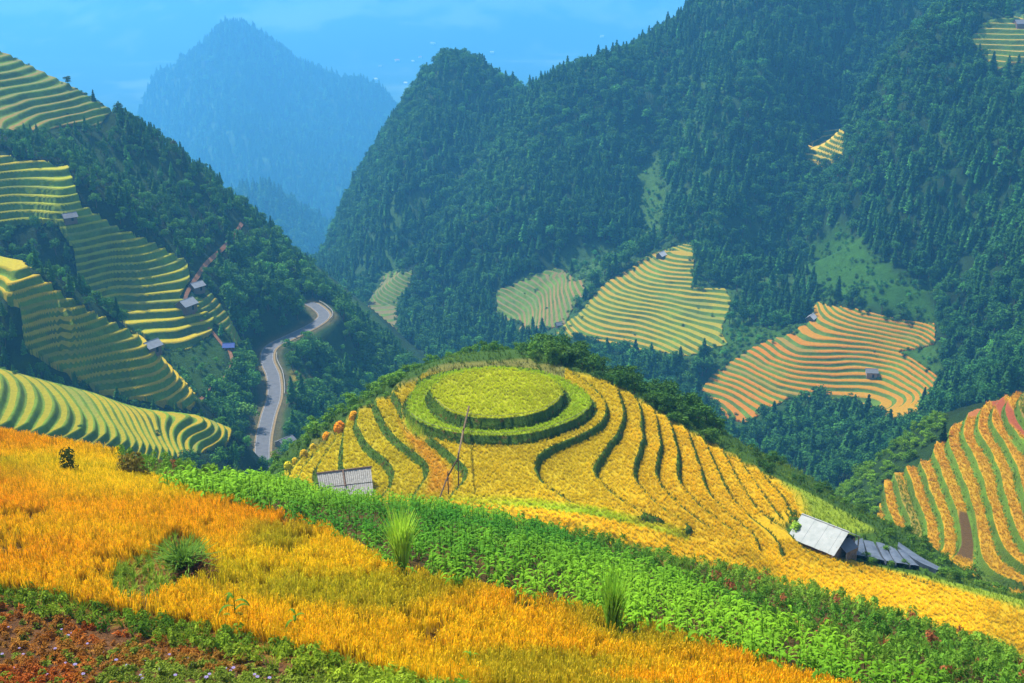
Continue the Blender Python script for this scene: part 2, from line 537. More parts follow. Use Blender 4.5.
# ---------------------------------------------------------------- materials
class NT:
    def __init__(self, name):
        self.m = bpy.data.materials.new(name)
        self.m.use_nodes = True
        self.t = self.m.node_tree
        self.b = self.t.nodes["Principled BSDF"]
        self.out = self.t.nodes["Material Output"]
        self.b.inputs["Roughness"].default_value = 0.85
        self.b.inputs["Specular IOR Level"].default_value = 0.06

    def n(self, typ, **kw):
        o = self.t.nodes.new(typ)
        for k, v in kw.items(): setattr(o, k, v)
        return o

    def l(self, a, b): self.t.links.new(a, b)

    def attr(self, name, typ='GEOMETRY'):
        o = self.n('ShaderNodeAttribute', attribute_name=name)
        o.attribute_type = typ
        return o

    def noise(self, scale, detail=3, vec=None, rough=0.6):
        o = self.n('ShaderNodeTexNoise')
        o.inputs['Scale'].default_value = scale
        o.inputs['Detail'].default_value = detail
        o.inputs['Roughness'].default_value = rough
        if vec is None:
            vec = self.n('ShaderNodeNewGeometry').outputs['Position']
        self.l(vec, o.inputs['Vector'])
        return o.outputs['Fac']

    def math(self, op, a, b=None, c=None):
        o = self.n('ShaderNodeMath', operation=op)
        for i, v in enumerate((a, b, c)):
            if v is None: continue
            if isinstance(v, (int, float)): o.inputs[i].default_value = v
            else: self.l(v, o.inputs[i])
        return o.outputs[0]

    def ramp(self, fac, stops):
        o = self.n('ShaderNodeValToRGB')
        e = o.color_ramp.elements
        while len(e) < len(stops): e.new(0.5)
        for i, (p, c) in enumerate(stops):
            e[i].position = p
            e[i].color = (*c, 1) if not np.isscalar(c) else (c, c, c, 1)
        self.l(fac, o.inputs['Fac'])
        return o.outputs['Color']

    def mix(self, fac, a, b, typ='MIX'):
        o = self.n('ShaderNodeMix', data_type='RGBA', blend_type=typ)
        ins = [i for i in o.inputs if i.enabled]
        f, ca, cb = o.inputs[0], o.inputs[6], o.inputs[7]
        for s, v in ((f, fac), (ca, a), (cb, b)):
            if isinstance(v, (int, float)): s.default_value = v
            elif isinstance(v, tuple): s.default_value = (*v, 1)
            else: self.l(v, s)
        return o.outputs[2]

    def scale_col(self, col, fac):
        o = self.n('ShaderNodeVectorMath', operation='SCALE')
        self.l(col, o.inputs[0])
        if isinstance(fac, (int, float)): o.inputs['Scale'].default_value = fac
        else: self.l(fac, o.inputs['Scale'])
        return o.outputs[0]

    def base(self, col):
        if isinstance(col, tuple): self.b.inputs['Base Color'].default_value = (*col, 1)
        else: self.l(col, self.b.inputs['Base Color'])

    def bump(self, h, strength=0.5, dist=0.2):
        o = self.n('ShaderNodeBump')
        o.inputs['Strength'].default_value = strength
        o.inputs['Distance'].default_value = dist
        self.l(h, o.inputs['Height'])
        self.l(o.outputs[0], self.b.inputs['Normal'])

    def translucent(self, col, fac):
        tr = self.n('ShaderNodeBsdfTranslucent')
        self.l(col, tr.inputs['Color'])
        mx = self.n('ShaderNodeMixShader')
        mx.inputs[0].default_value = fac
        self.l(self.b.outputs[0], mx.inputs[1])
        self.l(tr.outputs[0], mx.inputs[2])
        self.l(mx.outputs[0], self.out.inputs['Surface'])


def simple_mat(name, c, var=0.25, scale=3.0, rough=0.85, bump=0.0):
    t = NT(name)
    f = t.noise(scale, 4)
    t.base(t.ramp(f, [(0.25, tuple(x * (1 - var) for x in c)), (0.75, tuple(min(1, x * (1 + var)) for x in c))]))
    t.b.inputs['Roughness'].default_value = rough
    if bump: t.bump(f, bump, 0.05)
    return t.m


# ground: colour from the vertex attribute, broken up by noise
t = NT("ground_cover")
a = t.attr("gcol")
n1 = t.noise(0.25, 6, rough=0.7)
n2 = t.noise(2.2, 4, rough=0.7)
k = t.math('MULTIPLY_ADD', n1, 1.1, 0.2)
k = t.math('MULTIPLY', k, t.math('MULTIPLY_ADD', n2, 1.2, 0.45))
t.base(t.scale_col(a.outputs['Color'], k))
t.bump(t.math('ADD', n1, n2), 0.8, 1.0)
M_GROUND = t.m


def terrace_mat(name, r=0.3, riser=(0.03, 0.075, 0.008), lip_gain=1.25, fine=2.0, wob=0.12, wobs=0.12):
    """tread colour from 'gcol', riser from the fractional part of the level attribute 'hs'"""
    t = NT(name)
    hs = t.attr("hs").outputs['Fac']
    sm = t.attr("smo").outputs['Fac']
    a = t.attr("gcol").outputs['Color']
    nz = t.noise(wobs, 3)
    L = t.math('ADD', hs, t.math('MULTIPLY', t.math('SUBTRACT', nz, 0.5), wob * 0))
    f = t.math('FRACT', L)
    n2 = t.noise(fine, 4, rough=0.75)
    edge = t.math('MULTIPLY_ADD', t.math('SUBTRACT', nz, 0.5), 0.25, r)
    edge = t.math('ADD', edge, t.math('MULTIPLY', t.math('SUBTRACT', n2, 0.5), 0.12))
    isr = t.math('LESS_THAN', f, edge)
    # bank green at the tread's back foot paints grass and the bank's shadow
    isb = t.math('GREATER_THAN', f, t.math('ADD', 0.9, t.math('MULTIPLY', t.math('SUBTRACT', n2, 0.5), 0.15)))
    isr = t.math('MULTIPLY', t.math('MAXIMUM', isr, isb), t.math('SUBTRACT', 1.0, sm))
    gain = t.math('MULTIPLY_ADD', n2, 1.0, 0.5)
    tread = t.scale_col(a, gain)
    n3 = t.noise(fine * 0.25, 3)
    n4 = t.noise(0.07, 4, rough=.7)
    rc = t.mix(t.math('MULTIPLY_ADD', n4, 2.6, -.8), tuple(x * 0.45 for x in riser), tuple(min(1, x * 1.9) for x in riser))
    rc = t.mix(t.math('MULTIPLY', n3, .6), rc, (riser[0] * 1.6, riser[1] * .9, riser[2] * 1.2))
    rcol = t.scale_col(rc, gain)
    t.base(t.mix(isr, tread, rcol))
    t.bump(n2, 0.6, 0.4)
    return t.m


def leaf_mat(name, tint='tint', trans=0.25, zgrad=None, rnd=0.5, rough=0.7, nz_amp=1.4, shade=False):
    """foliage: colour from the per-plant 'tint', varied leaf by leaf"""
    t = NT(name)
    a = t.attr(tint, 'INSTANCER').outputs['Color']
    oi = t.n('ShaderNodeObjectInfo')
    tc = t.n('ShaderNodeTexCoord')
    nz = t.noise(6.0, 2, tc.outputs['Generated'])
    g = t.math('MULTIPLY_ADD', oi.outputs['Random'], rnd, 1 - rnd / 2)
    g = t.math('MULTIPLY', g, t.math('MULTIPLY_ADD', nz, nz_amp, 1 - nz_amp / 2))
    col = t.scale_col(a, g)
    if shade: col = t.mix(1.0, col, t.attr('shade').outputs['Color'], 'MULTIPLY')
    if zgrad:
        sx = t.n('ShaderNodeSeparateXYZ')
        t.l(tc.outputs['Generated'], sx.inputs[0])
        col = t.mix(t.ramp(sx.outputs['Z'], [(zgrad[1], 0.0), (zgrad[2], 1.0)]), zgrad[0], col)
    t.base(col)
    t.b.inputs['Roughness'].default_value = rough
    if trans: t.translucent(col, trans)
    return t.m


M_LEAF = leaf_mat("tree_foliage", trans=0.2)
M_BARK = simple_mat("bark", (0.09, 0.06, 0.04), 0.4, 6)
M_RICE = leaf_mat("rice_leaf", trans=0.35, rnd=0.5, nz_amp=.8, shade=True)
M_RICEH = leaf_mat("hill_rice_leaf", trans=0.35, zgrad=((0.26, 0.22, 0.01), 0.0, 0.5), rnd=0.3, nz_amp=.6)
M_CORN = leaf_mat("maize_leaf", trans=0.3, rnd=0.5, rough=0.75)


# ---------------------------------------------------------------- plant meshes
def quads_mesh(name, C, N, S, mat, asp=1.0, rr=None):
    """leaf clumps: small bent quads at centres C facing N with sizes S"""
    rr = rr or rng
    n = len(C)
    N = N / (np.linalg.norm(N, axis=1, keepdims=True) + 1e-9)
    r = rr.normal(size=(n, 3))
    U = np.cross(N, r); U /= np.linalg.norm(U, axis=1, keepdims=True) + 1e-9
    Vv = np.cross(N, U)
    S = np.asarray(S)[:, None]
    A = C - U * S * asp - Vv * S * 0.6
    B = C + U * S * asp - Vv * S * 0.6 * rr.uniform(.4, 1, (n, 1))
    Cc = C + U * S * asp * rr.uniform(.4, 1, (n, 1)) + Vv * S * 0.6 - N * S * 0.25
    D = C - U * S * asp * rr.uniform(.4, 1, (n, 1)) + Vv * S * 0.6 + N * S * 0.15
    V = np.stack([A, B, Cc, D], 1).reshape(-1, 3)
    F = np.arange(4 * n).reshape(n, 4)
    return mesh_np(name, V, F, mat)


def conifer_crown(seed, n=420, h=1.0, r=0.2, lean=0.0):
    """unit height, narrow, layered with gaps"""
    q = np.random.default_rng(seed)
    t = 0.14 + 0.86 * q.random(n) ** 0.8
    lay = 0.72 + 0.28 * np.sin(t * 46 + seed)
    ang = q.random(n) * 6.283
    side = 1 + 0.25 * np.sin(2 * ang + seed) + 0.2 * np.sin(3 * ang + t * 9)
    rad = r * (1.02 - t) ** 0.75 * lay * side * q.uniform(0.35, 1.0, n) ** 0.5
    C = np.stack([rad * np.cos(ang), rad * np.sin(ang), t * h - rad * 0.25], 1)
    N = np.stack([np.cos(ang) * 0.6, np.sin(ang) * 0.6, np.full(n, 0.9)], 1) + q.normal(size=(n, 3)) * 0.35
    S = (0.02 + 0.05 * (1 - t)) * q.uniform(0.7, 1.4, n)
    return quads_mesh("conifer_crown", C, N, S, M_LEAF, 1.3, q)


def broad_crown(seed, n=480, blobs=9, flat=0.85, low=0.25):
    q = np.random.default_rng(seed)
    bc = []
    for i in range(blobs):
        a = q.random() * 6.283
        rr = q.uniform(0.0, 0.26)
        z = q.uniform(low + 0.15, 0.86)
        bc.append((rr * math.cos(a), rr * math.sin(a), z, q.uniform(0.12, 0.22) * (1.15 - 0.5 * abs(z - 0.55))))
    bc = np.array(bc)
    k = q.integers(0, blobs, n)
    d = q.normal(size=(n, 3)); d /= np.linalg.norm(d, axis=1, keepdims=True)
    d[:, 2] = np.where(d[:, 2] < -0.3, -d[:, 2], d[:, 2])
    rad = bc[k, 3] * q.uniform(0.55, 1.08, n)
    C = bc[k, :3] + d * rad[:, None] * np.array([1, 1, flat])
    N = d + q.normal(size=(n, 3)) * 0.45
    S = q.uniform(0.018, 0.042, n)
    return quads_mesh("broadleaf_crown", C, N, S, M_LEAF, 1.1, q)


def trunk_mesh(seed, h, r, branches=3):
    q = np.random.default_rng(seed)
    b = MB()
    p = [(q.normal() * 0.012 * i, q.normal() * 0.012 * i, h * i / 4 - (0.03 if i == 0 else 0)) for i in range(5)]
    b.tube(p, [r * (1.3 - i * 0.26) for i in range(5)], 6)
    for i in range(branches):
        a = q.random() * 6.28
        z = h * q.uniform(.5, .9)
        b.tube([(0, 0, z), (0.08 * math.cos(a), 0.08 * math.sin(a), z + .07), (0.16 * math.cos(a), 0.16 * math.sin(a), z + .17)], [r * .5, r * .35, r * .15], 5)
    return b.mesh("trunk", M_BARK)


CONIF = [(conifer_crown(100 + i, 430, 1.0, 0.23 + 0.03 * (i % 3)), trunk_mesh(200 + i, 0.9, 0.014, 0)) for i in range(4)]
BROAD = [(broad_crown(300 + i, 520, 8 + i), trunk_mesh(400 + i, 0.62, 0.022, 3)) for i in range(4)]
SHRUB = [(broad_crown(500 + i, 420, 7 + i, 0.8, 0.0), trunk_mesh(600 + i, 0.5, 0.02, 4)) for i in range(3)]


def blades(name, n, h, w, spread, droop, mat, seed, segs=3, base=0.06):
    q = np.random.default_rng(seed)
    V = []; F = []
    for i in range(n):
        a = q.random() * 6.283
        b0 = q.random() * 6.283
        x0, y0 = base * math.cos(b0) * q.random(), base * math.sin(b0) * q.random()
        hh = h * q.uniform(.7, 1.1)
        sp = spread * q.uniform(.2, 1.0)
        dr = droop * q.uniform(.4, 1.2)
        ww = w * q.uniform(.7, 1.2)
        px, py = -math.sin(a), math.cos(a)
        s0 = len(V)
        for s in range(segs + 1):
            tt = s / segs
            out = sp * tt ** 1.6
            z = hh * (tt - dr * tt ** 3 * 0.5)
            wd = ww * (1 - 0.75 * abs(tt - 0.35) / 0.65) if tt > 0.35 else ww * (0.55 + tt)
            c = (x0 + out * math.cos(a), y0 + out * math.sin(a), z)
            V.append((c[0] - px * wd / 2, c[1] - py * wd / 2, c[2]))
            V.append((c[0] + px * wd / 2, c[1] + py * wd / 2, c[2]))
        for s in range(segs):
            j = s0 + 2 * s
            F.append((j, j + 1, j + 3, j + 2))
    return mesh_np(name, np.array(V), np.array(F), mat)




def rice_mesh(seed):
    """upright leaves and nodding ripe heads; 'shade' tells leaf from head"""
    q = np.random.default_rng(seed)
    V = []; F = []; S = []
    for i in range(17):
        head = i < 9
        a = q.random() * 6.283
        b0 = q.random() * 6.283
        bs = 0.15 * math.sqrt(q.random())
        x0, y0 = bs * math.cos(b0), bs * math.sin(b0)
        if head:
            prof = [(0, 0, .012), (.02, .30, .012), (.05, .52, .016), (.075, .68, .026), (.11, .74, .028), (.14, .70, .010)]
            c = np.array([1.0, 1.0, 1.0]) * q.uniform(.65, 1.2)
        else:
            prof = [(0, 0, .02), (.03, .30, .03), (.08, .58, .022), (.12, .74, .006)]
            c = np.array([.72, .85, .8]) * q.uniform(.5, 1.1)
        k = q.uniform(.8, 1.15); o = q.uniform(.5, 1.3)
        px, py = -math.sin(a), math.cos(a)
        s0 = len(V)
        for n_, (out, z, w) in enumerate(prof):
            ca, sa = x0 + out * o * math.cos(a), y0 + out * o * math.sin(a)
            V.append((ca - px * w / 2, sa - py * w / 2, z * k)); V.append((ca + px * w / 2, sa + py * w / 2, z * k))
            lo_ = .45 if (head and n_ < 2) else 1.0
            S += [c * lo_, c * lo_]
        for n_ in range(len(prof) - 1):
            j = s0 + 2 * n_
            F.append((j, j + 1, j + 3, j + 2))
    me = mesh_np("rice_clump", np.array(V), np.array(F), M_RICE)
    add_attr(me, "shade", 'FLOAT_COLOR', rgba(np.array(S)))
    return me


RICE_M = [rice_mesh(10 + i) for i in range(5)]
RICEH_M = [blades("hill_rice_clump", 15, 0.8, 0.025, 0.14, 0.35, M_RICEH, 60 + i, 3, 0.12) for i in range(4)]
GRASS_M = [blades("grass_tuft", 14, 0.6, 0.03, 0.35, 0.6, M_CORN, 20 + i) for i in range(3)]


def corn_mesh(seed):
    q = np.random.default_rng(seed)
    b = MB()
    hh = 0.95
    b.tube([(0, 0, -.05), (0.01, 0, hh * .5), (0.02, .01, hh)], [.016, .013, .006], 5)
    for i in range(8):
        a = i * 2.4 + q.normal() * .4
        z0 = hh * (0.15 + 0.1 * i)
        L = 0.55 * q.uniform(.75, 1.1) * (1 - 0.04 * i)
        ww = 0.085
        px, py = -math.sin(a), math.cos(a)
        V = []
        for s in range(6):
            tt = s / 5
            o = L * tt * (1 - .15 * tt)
            z = z0 + L * (0.75 * tt - 0.95 * tt ** 2.2)
            wd = ww * (0.5 + 1.4 * tt) * (1 - tt) ** .6 + .004
            V.append((o * math.cos(a) - px * wd / 2, o * math.sin(a) - py * wd / 2, z + wd * .2))
            V.append((o * math.cos(a) + px * wd / 2, o * math.sin(a) + py * wd / 2, z + wd * .2))
        b.add(V, [(2 * s, 2 * s + 1, 2 * s + 3, 2 * s + 2) for s in range(5)])
    return b.mesh("maize_plant", M_CORN)


def weed_mesh(seed, n=60, h=0.6, r=0.3, s=0.05):
    q = np.random.default_rng(seed)
    a = q.random(n) * 6.283
    z = q.random(n) ** .8 * h
    rad = r * np.sqrt(q.random(n)) * (1 - 0.5 * z / h)
    C = np.stack([rad * np.cos(a), rad * np.sin(a), z], 1)
    N = np.stack([np.cos(a), np.sin(a), np.full(n, 1.2)], 1) + q.normal(size=(n, 3)) * .5
    return quads_mesh("weed", C, N, q.uniform(.6, 1.3, n) * s, M_CORN, 1.4, q)


CORN_M = [corn_mesh(30 + i) for i in range(4)]
WEED_M = [weed_mesh(40 + i) for i in range(3)]
HERB_M = [weed_mesh(50 + i, 46, 0.22, 0.2, 0.035) for i in range(3)]

_lib = {}


def library(key, meshes):
    """plant kinds an uncountable cover is spread from"""
    if key in _lib: return _lib[key]
    c = bpy.data.collections.new(key)
    for i, m in enumerate(meshes):
        if isinstance(m, tuple):
            # crown and trunk joined into one plant
            cm, tm = m
            V = []; Fs = {}
            off = 0
            vs = []
            f3 = []; f4 = []; mi3 = []; mi4 = []
            for mm, mx in ((cm, 0), (tm, 1)):
                co = np.zeros(len(mm.vertices) * 3, np.float32)
                mm.vertices.foreach_get("co", co)
                vs.append(co.reshape(-1, 3))
                for p in mm.polygons:
                    vv = [off + v for v in p.vertices]
                    if len(vv) == 4: f4.append(vv); mi4.append(mx)
                    else: f3.append(vv); mi3.append(mx)
                off += len(mm.vertices)
            fl = [np.array(f4)] + ([np.array(f3)] if f3 else [])
            me = mesh_np(key, np.concatenate(vs), fl, M_LEAF)
            me.materials.append(M_BARK)
            me.polygons.foreach_set("material_index", np.array(mi4 + mi3, np.int32))
            m = me
        o = bpy.data.objects.new(key + "_kind", m)
        c.objects.link(o)
    _lib[key] = c
    return c


def scatter(name, P, scl, tint, key, meshes, label, cat, group=None, tilt=0.0, seed=1):
    q = np.random.default_rng(seed)
    n = len(P)
    lib = library(key, meshes)
    me = mesh_np(name, P, [])
    rot = np.stack([q.normal(size=n) * tilt, q.normal(size=n) * tilt, q.random(n) * 6.283], 1)
    s3 = np.asarray(scl, float)
    if s3.ndim == 1: s3 = np.stack([s3] * 3, 1)
    add_attr(me, "rot", 'FLOAT_VECTOR', rot)
    add_attr(me, "scl", 'FLOAT_VECTOR', s3)
    add_attr(me, "idx", 'INT', q.integers(0, len(meshes), n))
    add_attr(me, "tint", 'FLOAT_COLOR', rgba(tint))
    o = link(name, me)
    ng = bpy.data.node_groups.new(name, 'GeometryNodeTree')
    ng.interface.new_socket("Geometry", in_out='INPUT', socket_type='NodeSocketGeometry')
    ng.interface.new_socket("Geometry", in_out='OUTPUT', socket_type='NodeSocketGeometry')
    N = ng.nodes.new
    gi, go = N('NodeGroupInput'), N('NodeGroupOutput')
    mp = N('GeometryNodeMeshToPoints')
    ip = N('GeometryNodeInstanceOnPoints')
    ci = N('GeometryNodeCollectionInfo')
    ci.inputs['Collection'].default_value = lib
    ci.inputs['Separate Children'].default_value = True
    ci.inputs['Reset Children'].default_value = True

    def na(nm, dt):
        x = N('GeometryNodeInputNamedAttribute')
        x.data_type = dt
        x.inputs['Name'].default_value = nm
        return [s for s in x.outputs if s.enabled and s.name == 'Attribute'][0]
    L = ng.links.new
    L(gi.outputs[0], mp.inputs['Mesh'])
    L(mp.outputs['Points'], ip.inputs['Points'])
    L(ci.outputs[0], ip.inputs['Instance'])
    ip.inputs['Pick Instance'].default_value = True
    L(na("idx", 'INT'), ip.inputs['Instance Index'])
    L(na("rot", 'FLOAT_VECTOR'), ip.inputs['Rotation'])
    L(na("scl", 'FLOAT_VECTOR'), ip.inputs['Scale'])
    L(ip.outputs[0], go.inputs[0])
    md = o.modifiers.new("cover", 'NODES')
    md.node_group = ng
    tag(o, label, cat, group, 'stuff')
    return o


# ---------------------------------------------------------------- regions in the picture
def rpoly(p): return [tuple(map(float, q)) for q in p]


# terrace patches: (name, hill, polygon on the picture, distance range, step, riser share, colours)
Y_GRN = (0.30, 0.33, 0.02); Y_GLD = (0.52, 0.36, 0.03); ORG = (0.55, 0.24, 0.03); STUB = (0.28, 0.21, 0.06)
PATCH = [
    # left mountain
    dict(n='left_top', h='D', poly=[(-200, 5), (0, 52), (60, 80), (112, 112), (100, 126), (20, 133), (-200, 130)], y=(440, 540), step=2.2, r=.45, cr=.42, c=[(0.10, 0.11, .02), (0.16, 0.11, .02)]),
    dict(n='left_a', h='D', poly=[(-200, 110), (10, 160), (70, 165), (82, 205), (110, 225), (150, 240), (190, 262), (192, 280), (180, 298), (215, 318), (214, 335), (190, 352), (172, 352), (150, 340), (118, 322), (82, 298), (74, 250), (55, 225), (0, 228), (-200, 190)], y=(366, 470), step=2.3, r=.38, cr=.27, c=[(0.22, 0.25, .008), (0.34, 0.25, .008)]),
    dict(n='left_a2', h='D', poly=[(192, 300), (212, 296), (228, 318), (245, 350), (238, 352), (222, 330), (205, 318)], y=(380, 450), step=1.8, r=.5, cr=.6, c=[(0.15, 0.12, .015), (0.22, 0.15, .012)]),
    dict(n='left_b', h='D', poly=[(-200, 190), (0, 249), (70, 299), (150, 344), (197, 402), (190, 410), (100, 395), (60, 372), (25, 350), (20, 310), (-10, 290), (-200, 250)], y=(285, 345), step=2.2, r=.36, cr=.25, c=[(0.22, 0.23, .008), (0.34, 0.235, .008)]),
    dict(n='left_c', h='D', poly=[(-200, 320), (0, 369), (100, 392), (200, 411), (238, 423), (228, 446), (150, 470), (-200, 440)], y=(200, 292), step=1.5, r=.36, cr=.46, c=[(0.20, 0.18, .006), (0.30, 0.20, .006)]),
    # across the valley
    dict(n='mid_hut', h='F', poly=[(665, 250), (693, 244), (695, 265), (690, 290), (726, 287), (732, 300), (722, 325), (728, 345), (690, 356), (640, 352), (590, 342), (548, 338), (575, 315), (590, 300), (605, 285), (640, 262)], y=(480, 680), step=1.05, r=.36, cr=.27, c=[(0.22, 0.19, .010), (0.27, 0.17, .012)]),
    dict(n='mid_left', h='F', poly=[(530, 275), (560, 270), (586, 280), (582, 300), (565, 325), (520, 330), (490, 325), (497, 290)], y=(560, 720), step=1.5, r=.36, cr=.4, c=[(0.13, 0.10, .035), (0.18, 0.115, .035)]),
    dict(n='far_left', h='F', poly=[(383, 275), (412, 272), (412, 295), (400, 312), (398, 335), (375, 340), (365, 315)], y=(600, 800), step=1.9, r=.4, cr=.45, c=[(0.10, 0.10, .035), (0.14, 0.11, .04)]),
    dict(n='right', h='F', poly=[(816, 302), (860, 312), (934, 325), (936, 345), (900, 352), (942, 375), (936, 395), (915, 425), (880, 420), (855, 400), (790, 400), (745, 425), (722, 420), (700, 395), (712, 375), (750, 350), (790, 335), (805, 325)], y=(410, 600), step=1.3, r=.34, cr=.22, c=[(0.30, 0.115, .005), (0.30, 0.165, .006)]),
    dict(n='upper', h='F', poly=[(828, 128), (845, 130), (844, 160), (820, 168), (802, 160), (803, 150)], y=(600, 950), step=2.6, r=.4, cr=.3, c=[(0.42, 0.30, .03), (0.40, 0.25, .03)]),
    dict(n='top', h='F', poly=[(1150, 0), (1024, 18), (985, 24), (970, 42), (990, 66), (1000, 72), (1024, 60), (1150, 60)], y=(540, 950), step=2.2, r=.4, cr=.45, c=[(0.34, 0.20, .03), (0.30, 0.19, .03)]),
    # lower right hill
    dict(n='lower_right', h='C', poly=[(1200, 370), (1024, 394), (1000, 400), (975, 410), (940, 438), (925, 462), (905, 470), (885, 485), (876, 520), (884, 545), (880, 580), (930, 640), (1200, 660)], y=(150, 245), step=1.5, r=.24, cr=.21, c=[(0.34, 0.15, .008), (0.34, 0.20, .008)]),
]
# other ground colours: polygon on the picture, distance range, colour, softness
MEADOW = [
    ([(800, 250), (840, 215), (880, 260), (930, 285), (935, 320), (860, 308), (815, 298)], (480, 720), (0.034, 0.105, 0.008)),
    ([(630, 170), (660, 150), (672, 200), (660, 250), (640, 240)], (600, 800), (0.05, 0.12, 0.015)),
    ([(560, 250), (600, 240), (640, 250), (600, 285), (560, 270)], (560, 760), (0.05, 0.12, 0.03)),
    ([(700, 330), (800, 320), (810, 340), (745, 352), (705, 385)], (450, 640), (0.04, 0.105, 0.010)),
    ([(820, 320), (940, 345), (945, 380), (860, 352)], (430, 600), (0.045, 0.115, 0.012)),
    ([(293, 377), (300, 380), (306, 390), (304, 398), (296, 400), (298, 390)], (340, 480), (0.42, 0.30, 0.02)),
    ([(312, 378), (322, 385), (345, 408), (340, 412), (318, 395)], (340, 480), (0.20, 0.16, 0.03)),
    ([(325, 345), (350, 345), (362, 365), (340, 375)], (340, 520), (0.05, 0.11, 0.015)),
    ([(205, 330), (232, 340), (232, 392), (195, 405), (160, 355)], (330, 440), (0.035, 0.09, 0.010)),
    ([(10, 345), (60, 370), (100, 396), (190, 411), (0, 372)], (250, 330), (0.05, 0.12, 0.012)),
]


SMALL = ('upper', 'top', 'far_left', 'left_a2')


def patch_sd(u, v, y, p, x=None):
    s = sdf(u, v, p['poly'])
    if x is not None:
        if p['h'] == 'D' or p['n'] in ('right', 'mid_hut'): return np.where((y > p['y'][0]) & (y < p['y'][1]), s + 5 * fbm(x, y, 20, 3), -50)
        a_ = 4.0 if (p['h'] == 'C' or p['n'] in SMALL) else 11.0
        s = s + a_ * fbm(x, y, 30, 3) + 4 * fbm(x, y, 9, 7, 2) - (0 if (p['h'] == 'C' or p['n'] in SMALL) else 30 * sstep(.28, .5, fbm(x, y, 22, 17, 2)))
    return np.where((y > p['y'][0]) & (y < p['y'][1]), s, -50)


# ---------------------------------------------------------------- ground sheet
NA, NR = 900, 860
az = np.linspace(R_(-37), R_(37), NA)
segs_r = [np.geomspace(2.0, 75, 170, endpoint=False), np.linspace(75, 200, 120, endpoint=False), np.linspace(200, 760, 330, endpoint=False),
          np.linspace(760, 1500, 140, endpoint=False), np.linspace(1500, 4100, 200, endpoint=False), np.linspace(4100, 7800, 100)]
rr_ = np.concatenate(segs_r)
NR = len(rr_)
GA, GR = np.meshgrid(az, rr_, indexing='xy')
GX, GY = GR * np.sin(GA), GR * np.cos(GA)
GZ = H(GX, GY)
GU, GV, _ = proj(GX, GY, GZ)

gcol = np.empty(GX.shape + (3,))
n_ = fbm(GX, GY, 60, 3)[..., None] + 0.6 * fbm(GX, GY, 12, 4)[..., None]
gcol[:] = np.array([0.022, 0.055, 0.012])
gcol = gcol * (1 + 0.9 * np.clip(n_, -.7, 1)) + np.clip(n_, 0, 1) * np.array([0.02, 0.045, 0.0])
for poly, yr, c in MEADOW:
    s = sdf(GU, GV, poly)
    s = s + 12 * fbm(GX, GY, 18, 6)
    w = sstep(-4, 10, s) * ((GY > yr[0]) & (GY < yr[1]))
    gcol = gcol * (1 - w[..., None]) + np.array(c) * w[..., None]
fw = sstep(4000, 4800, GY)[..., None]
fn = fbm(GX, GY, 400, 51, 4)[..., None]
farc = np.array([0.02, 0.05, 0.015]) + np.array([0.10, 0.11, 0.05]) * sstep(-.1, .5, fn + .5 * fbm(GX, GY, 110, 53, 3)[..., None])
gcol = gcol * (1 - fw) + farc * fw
# foreground soils
FG = (GY < 100) & (GR < 100)
CORN_TOP = [(140, 452), (330, 495), (480, 514), (600, 536), (700, 560), (850, 599), (1024, 654), (1300, 740)]
CORN_BOT = [(112, 474), (200, 503), (250, 516), (330, 541), (400, 581), (500, 604), (600, 627), (700, 657), (820, 696), (1000, 785), (1300, 930)]
HEDGE = [(-300, 570), (0, 600), (60, 610), (130, 628), (200, 641), (270, 658), (340, 674), (430, 700), (600, 750)]


def above(u, v, line):
    """positive where the point lies above the line on the picture"""
    l = np.array(line, float)
    return np.interp(u, l[:, 0], l[:, 1]) - v


is_corn = (above(GU, GV, CORN_BOT) > 0) & (GU > 120)
hed = above(GU, GV, HEDGE)
fgc = np.empty(GX.shape + (3,))
fgc[:] = (0.16, 0.085, 0.012)
fgc[is_corn] = (0.085, 0.055, 0.012)
fgc[hed < 0] = (0.10, 0.045, 0.015)
fgc = fgc * (1 + 0.6 * fbm(GX, GY, 3, 8)[..., None])
gcol = np.where(FG[..., None], fgc, gcol)
dr, _ = seg_dist(GX, GY, ROAD)
wr = sstep(6.5, 4.0, dr + 1.2 * fbm(GX, GY, 8, 2))[..., None]
gcol = gcol * (1 - wr) + np.array([0.09, 0.085, 0.035]) * wr
# the sheet dips where a terraced field lies on it
dip = np.zeros(GX.shape)
PMASK = []
for p in PATCH:
    s = patch_sd(GU, GV, GY, p, GX)
    dip = np.maximum(dip, sstep(2.0, 5.0, s) * 3.0)
GZ2 = GZ - dip
me = mesh_np("ground", np.stack([GX, GY, GZ2], -1).reshape(-1, 3),
             (np.arange(NR * NA).reshape(NR, NA)[:-1, :-1].ravel()[:, None] + np.array([0, 1, NA + 1, NA])), M_GROUND, True)
add_attr(me, "gcol", 'FLOAT_COLOR', rgba(np.clip(gcol, 0.003, 1)).reshape(-1, 4))
tag(link("ground", me), None, None, None, 'structure')


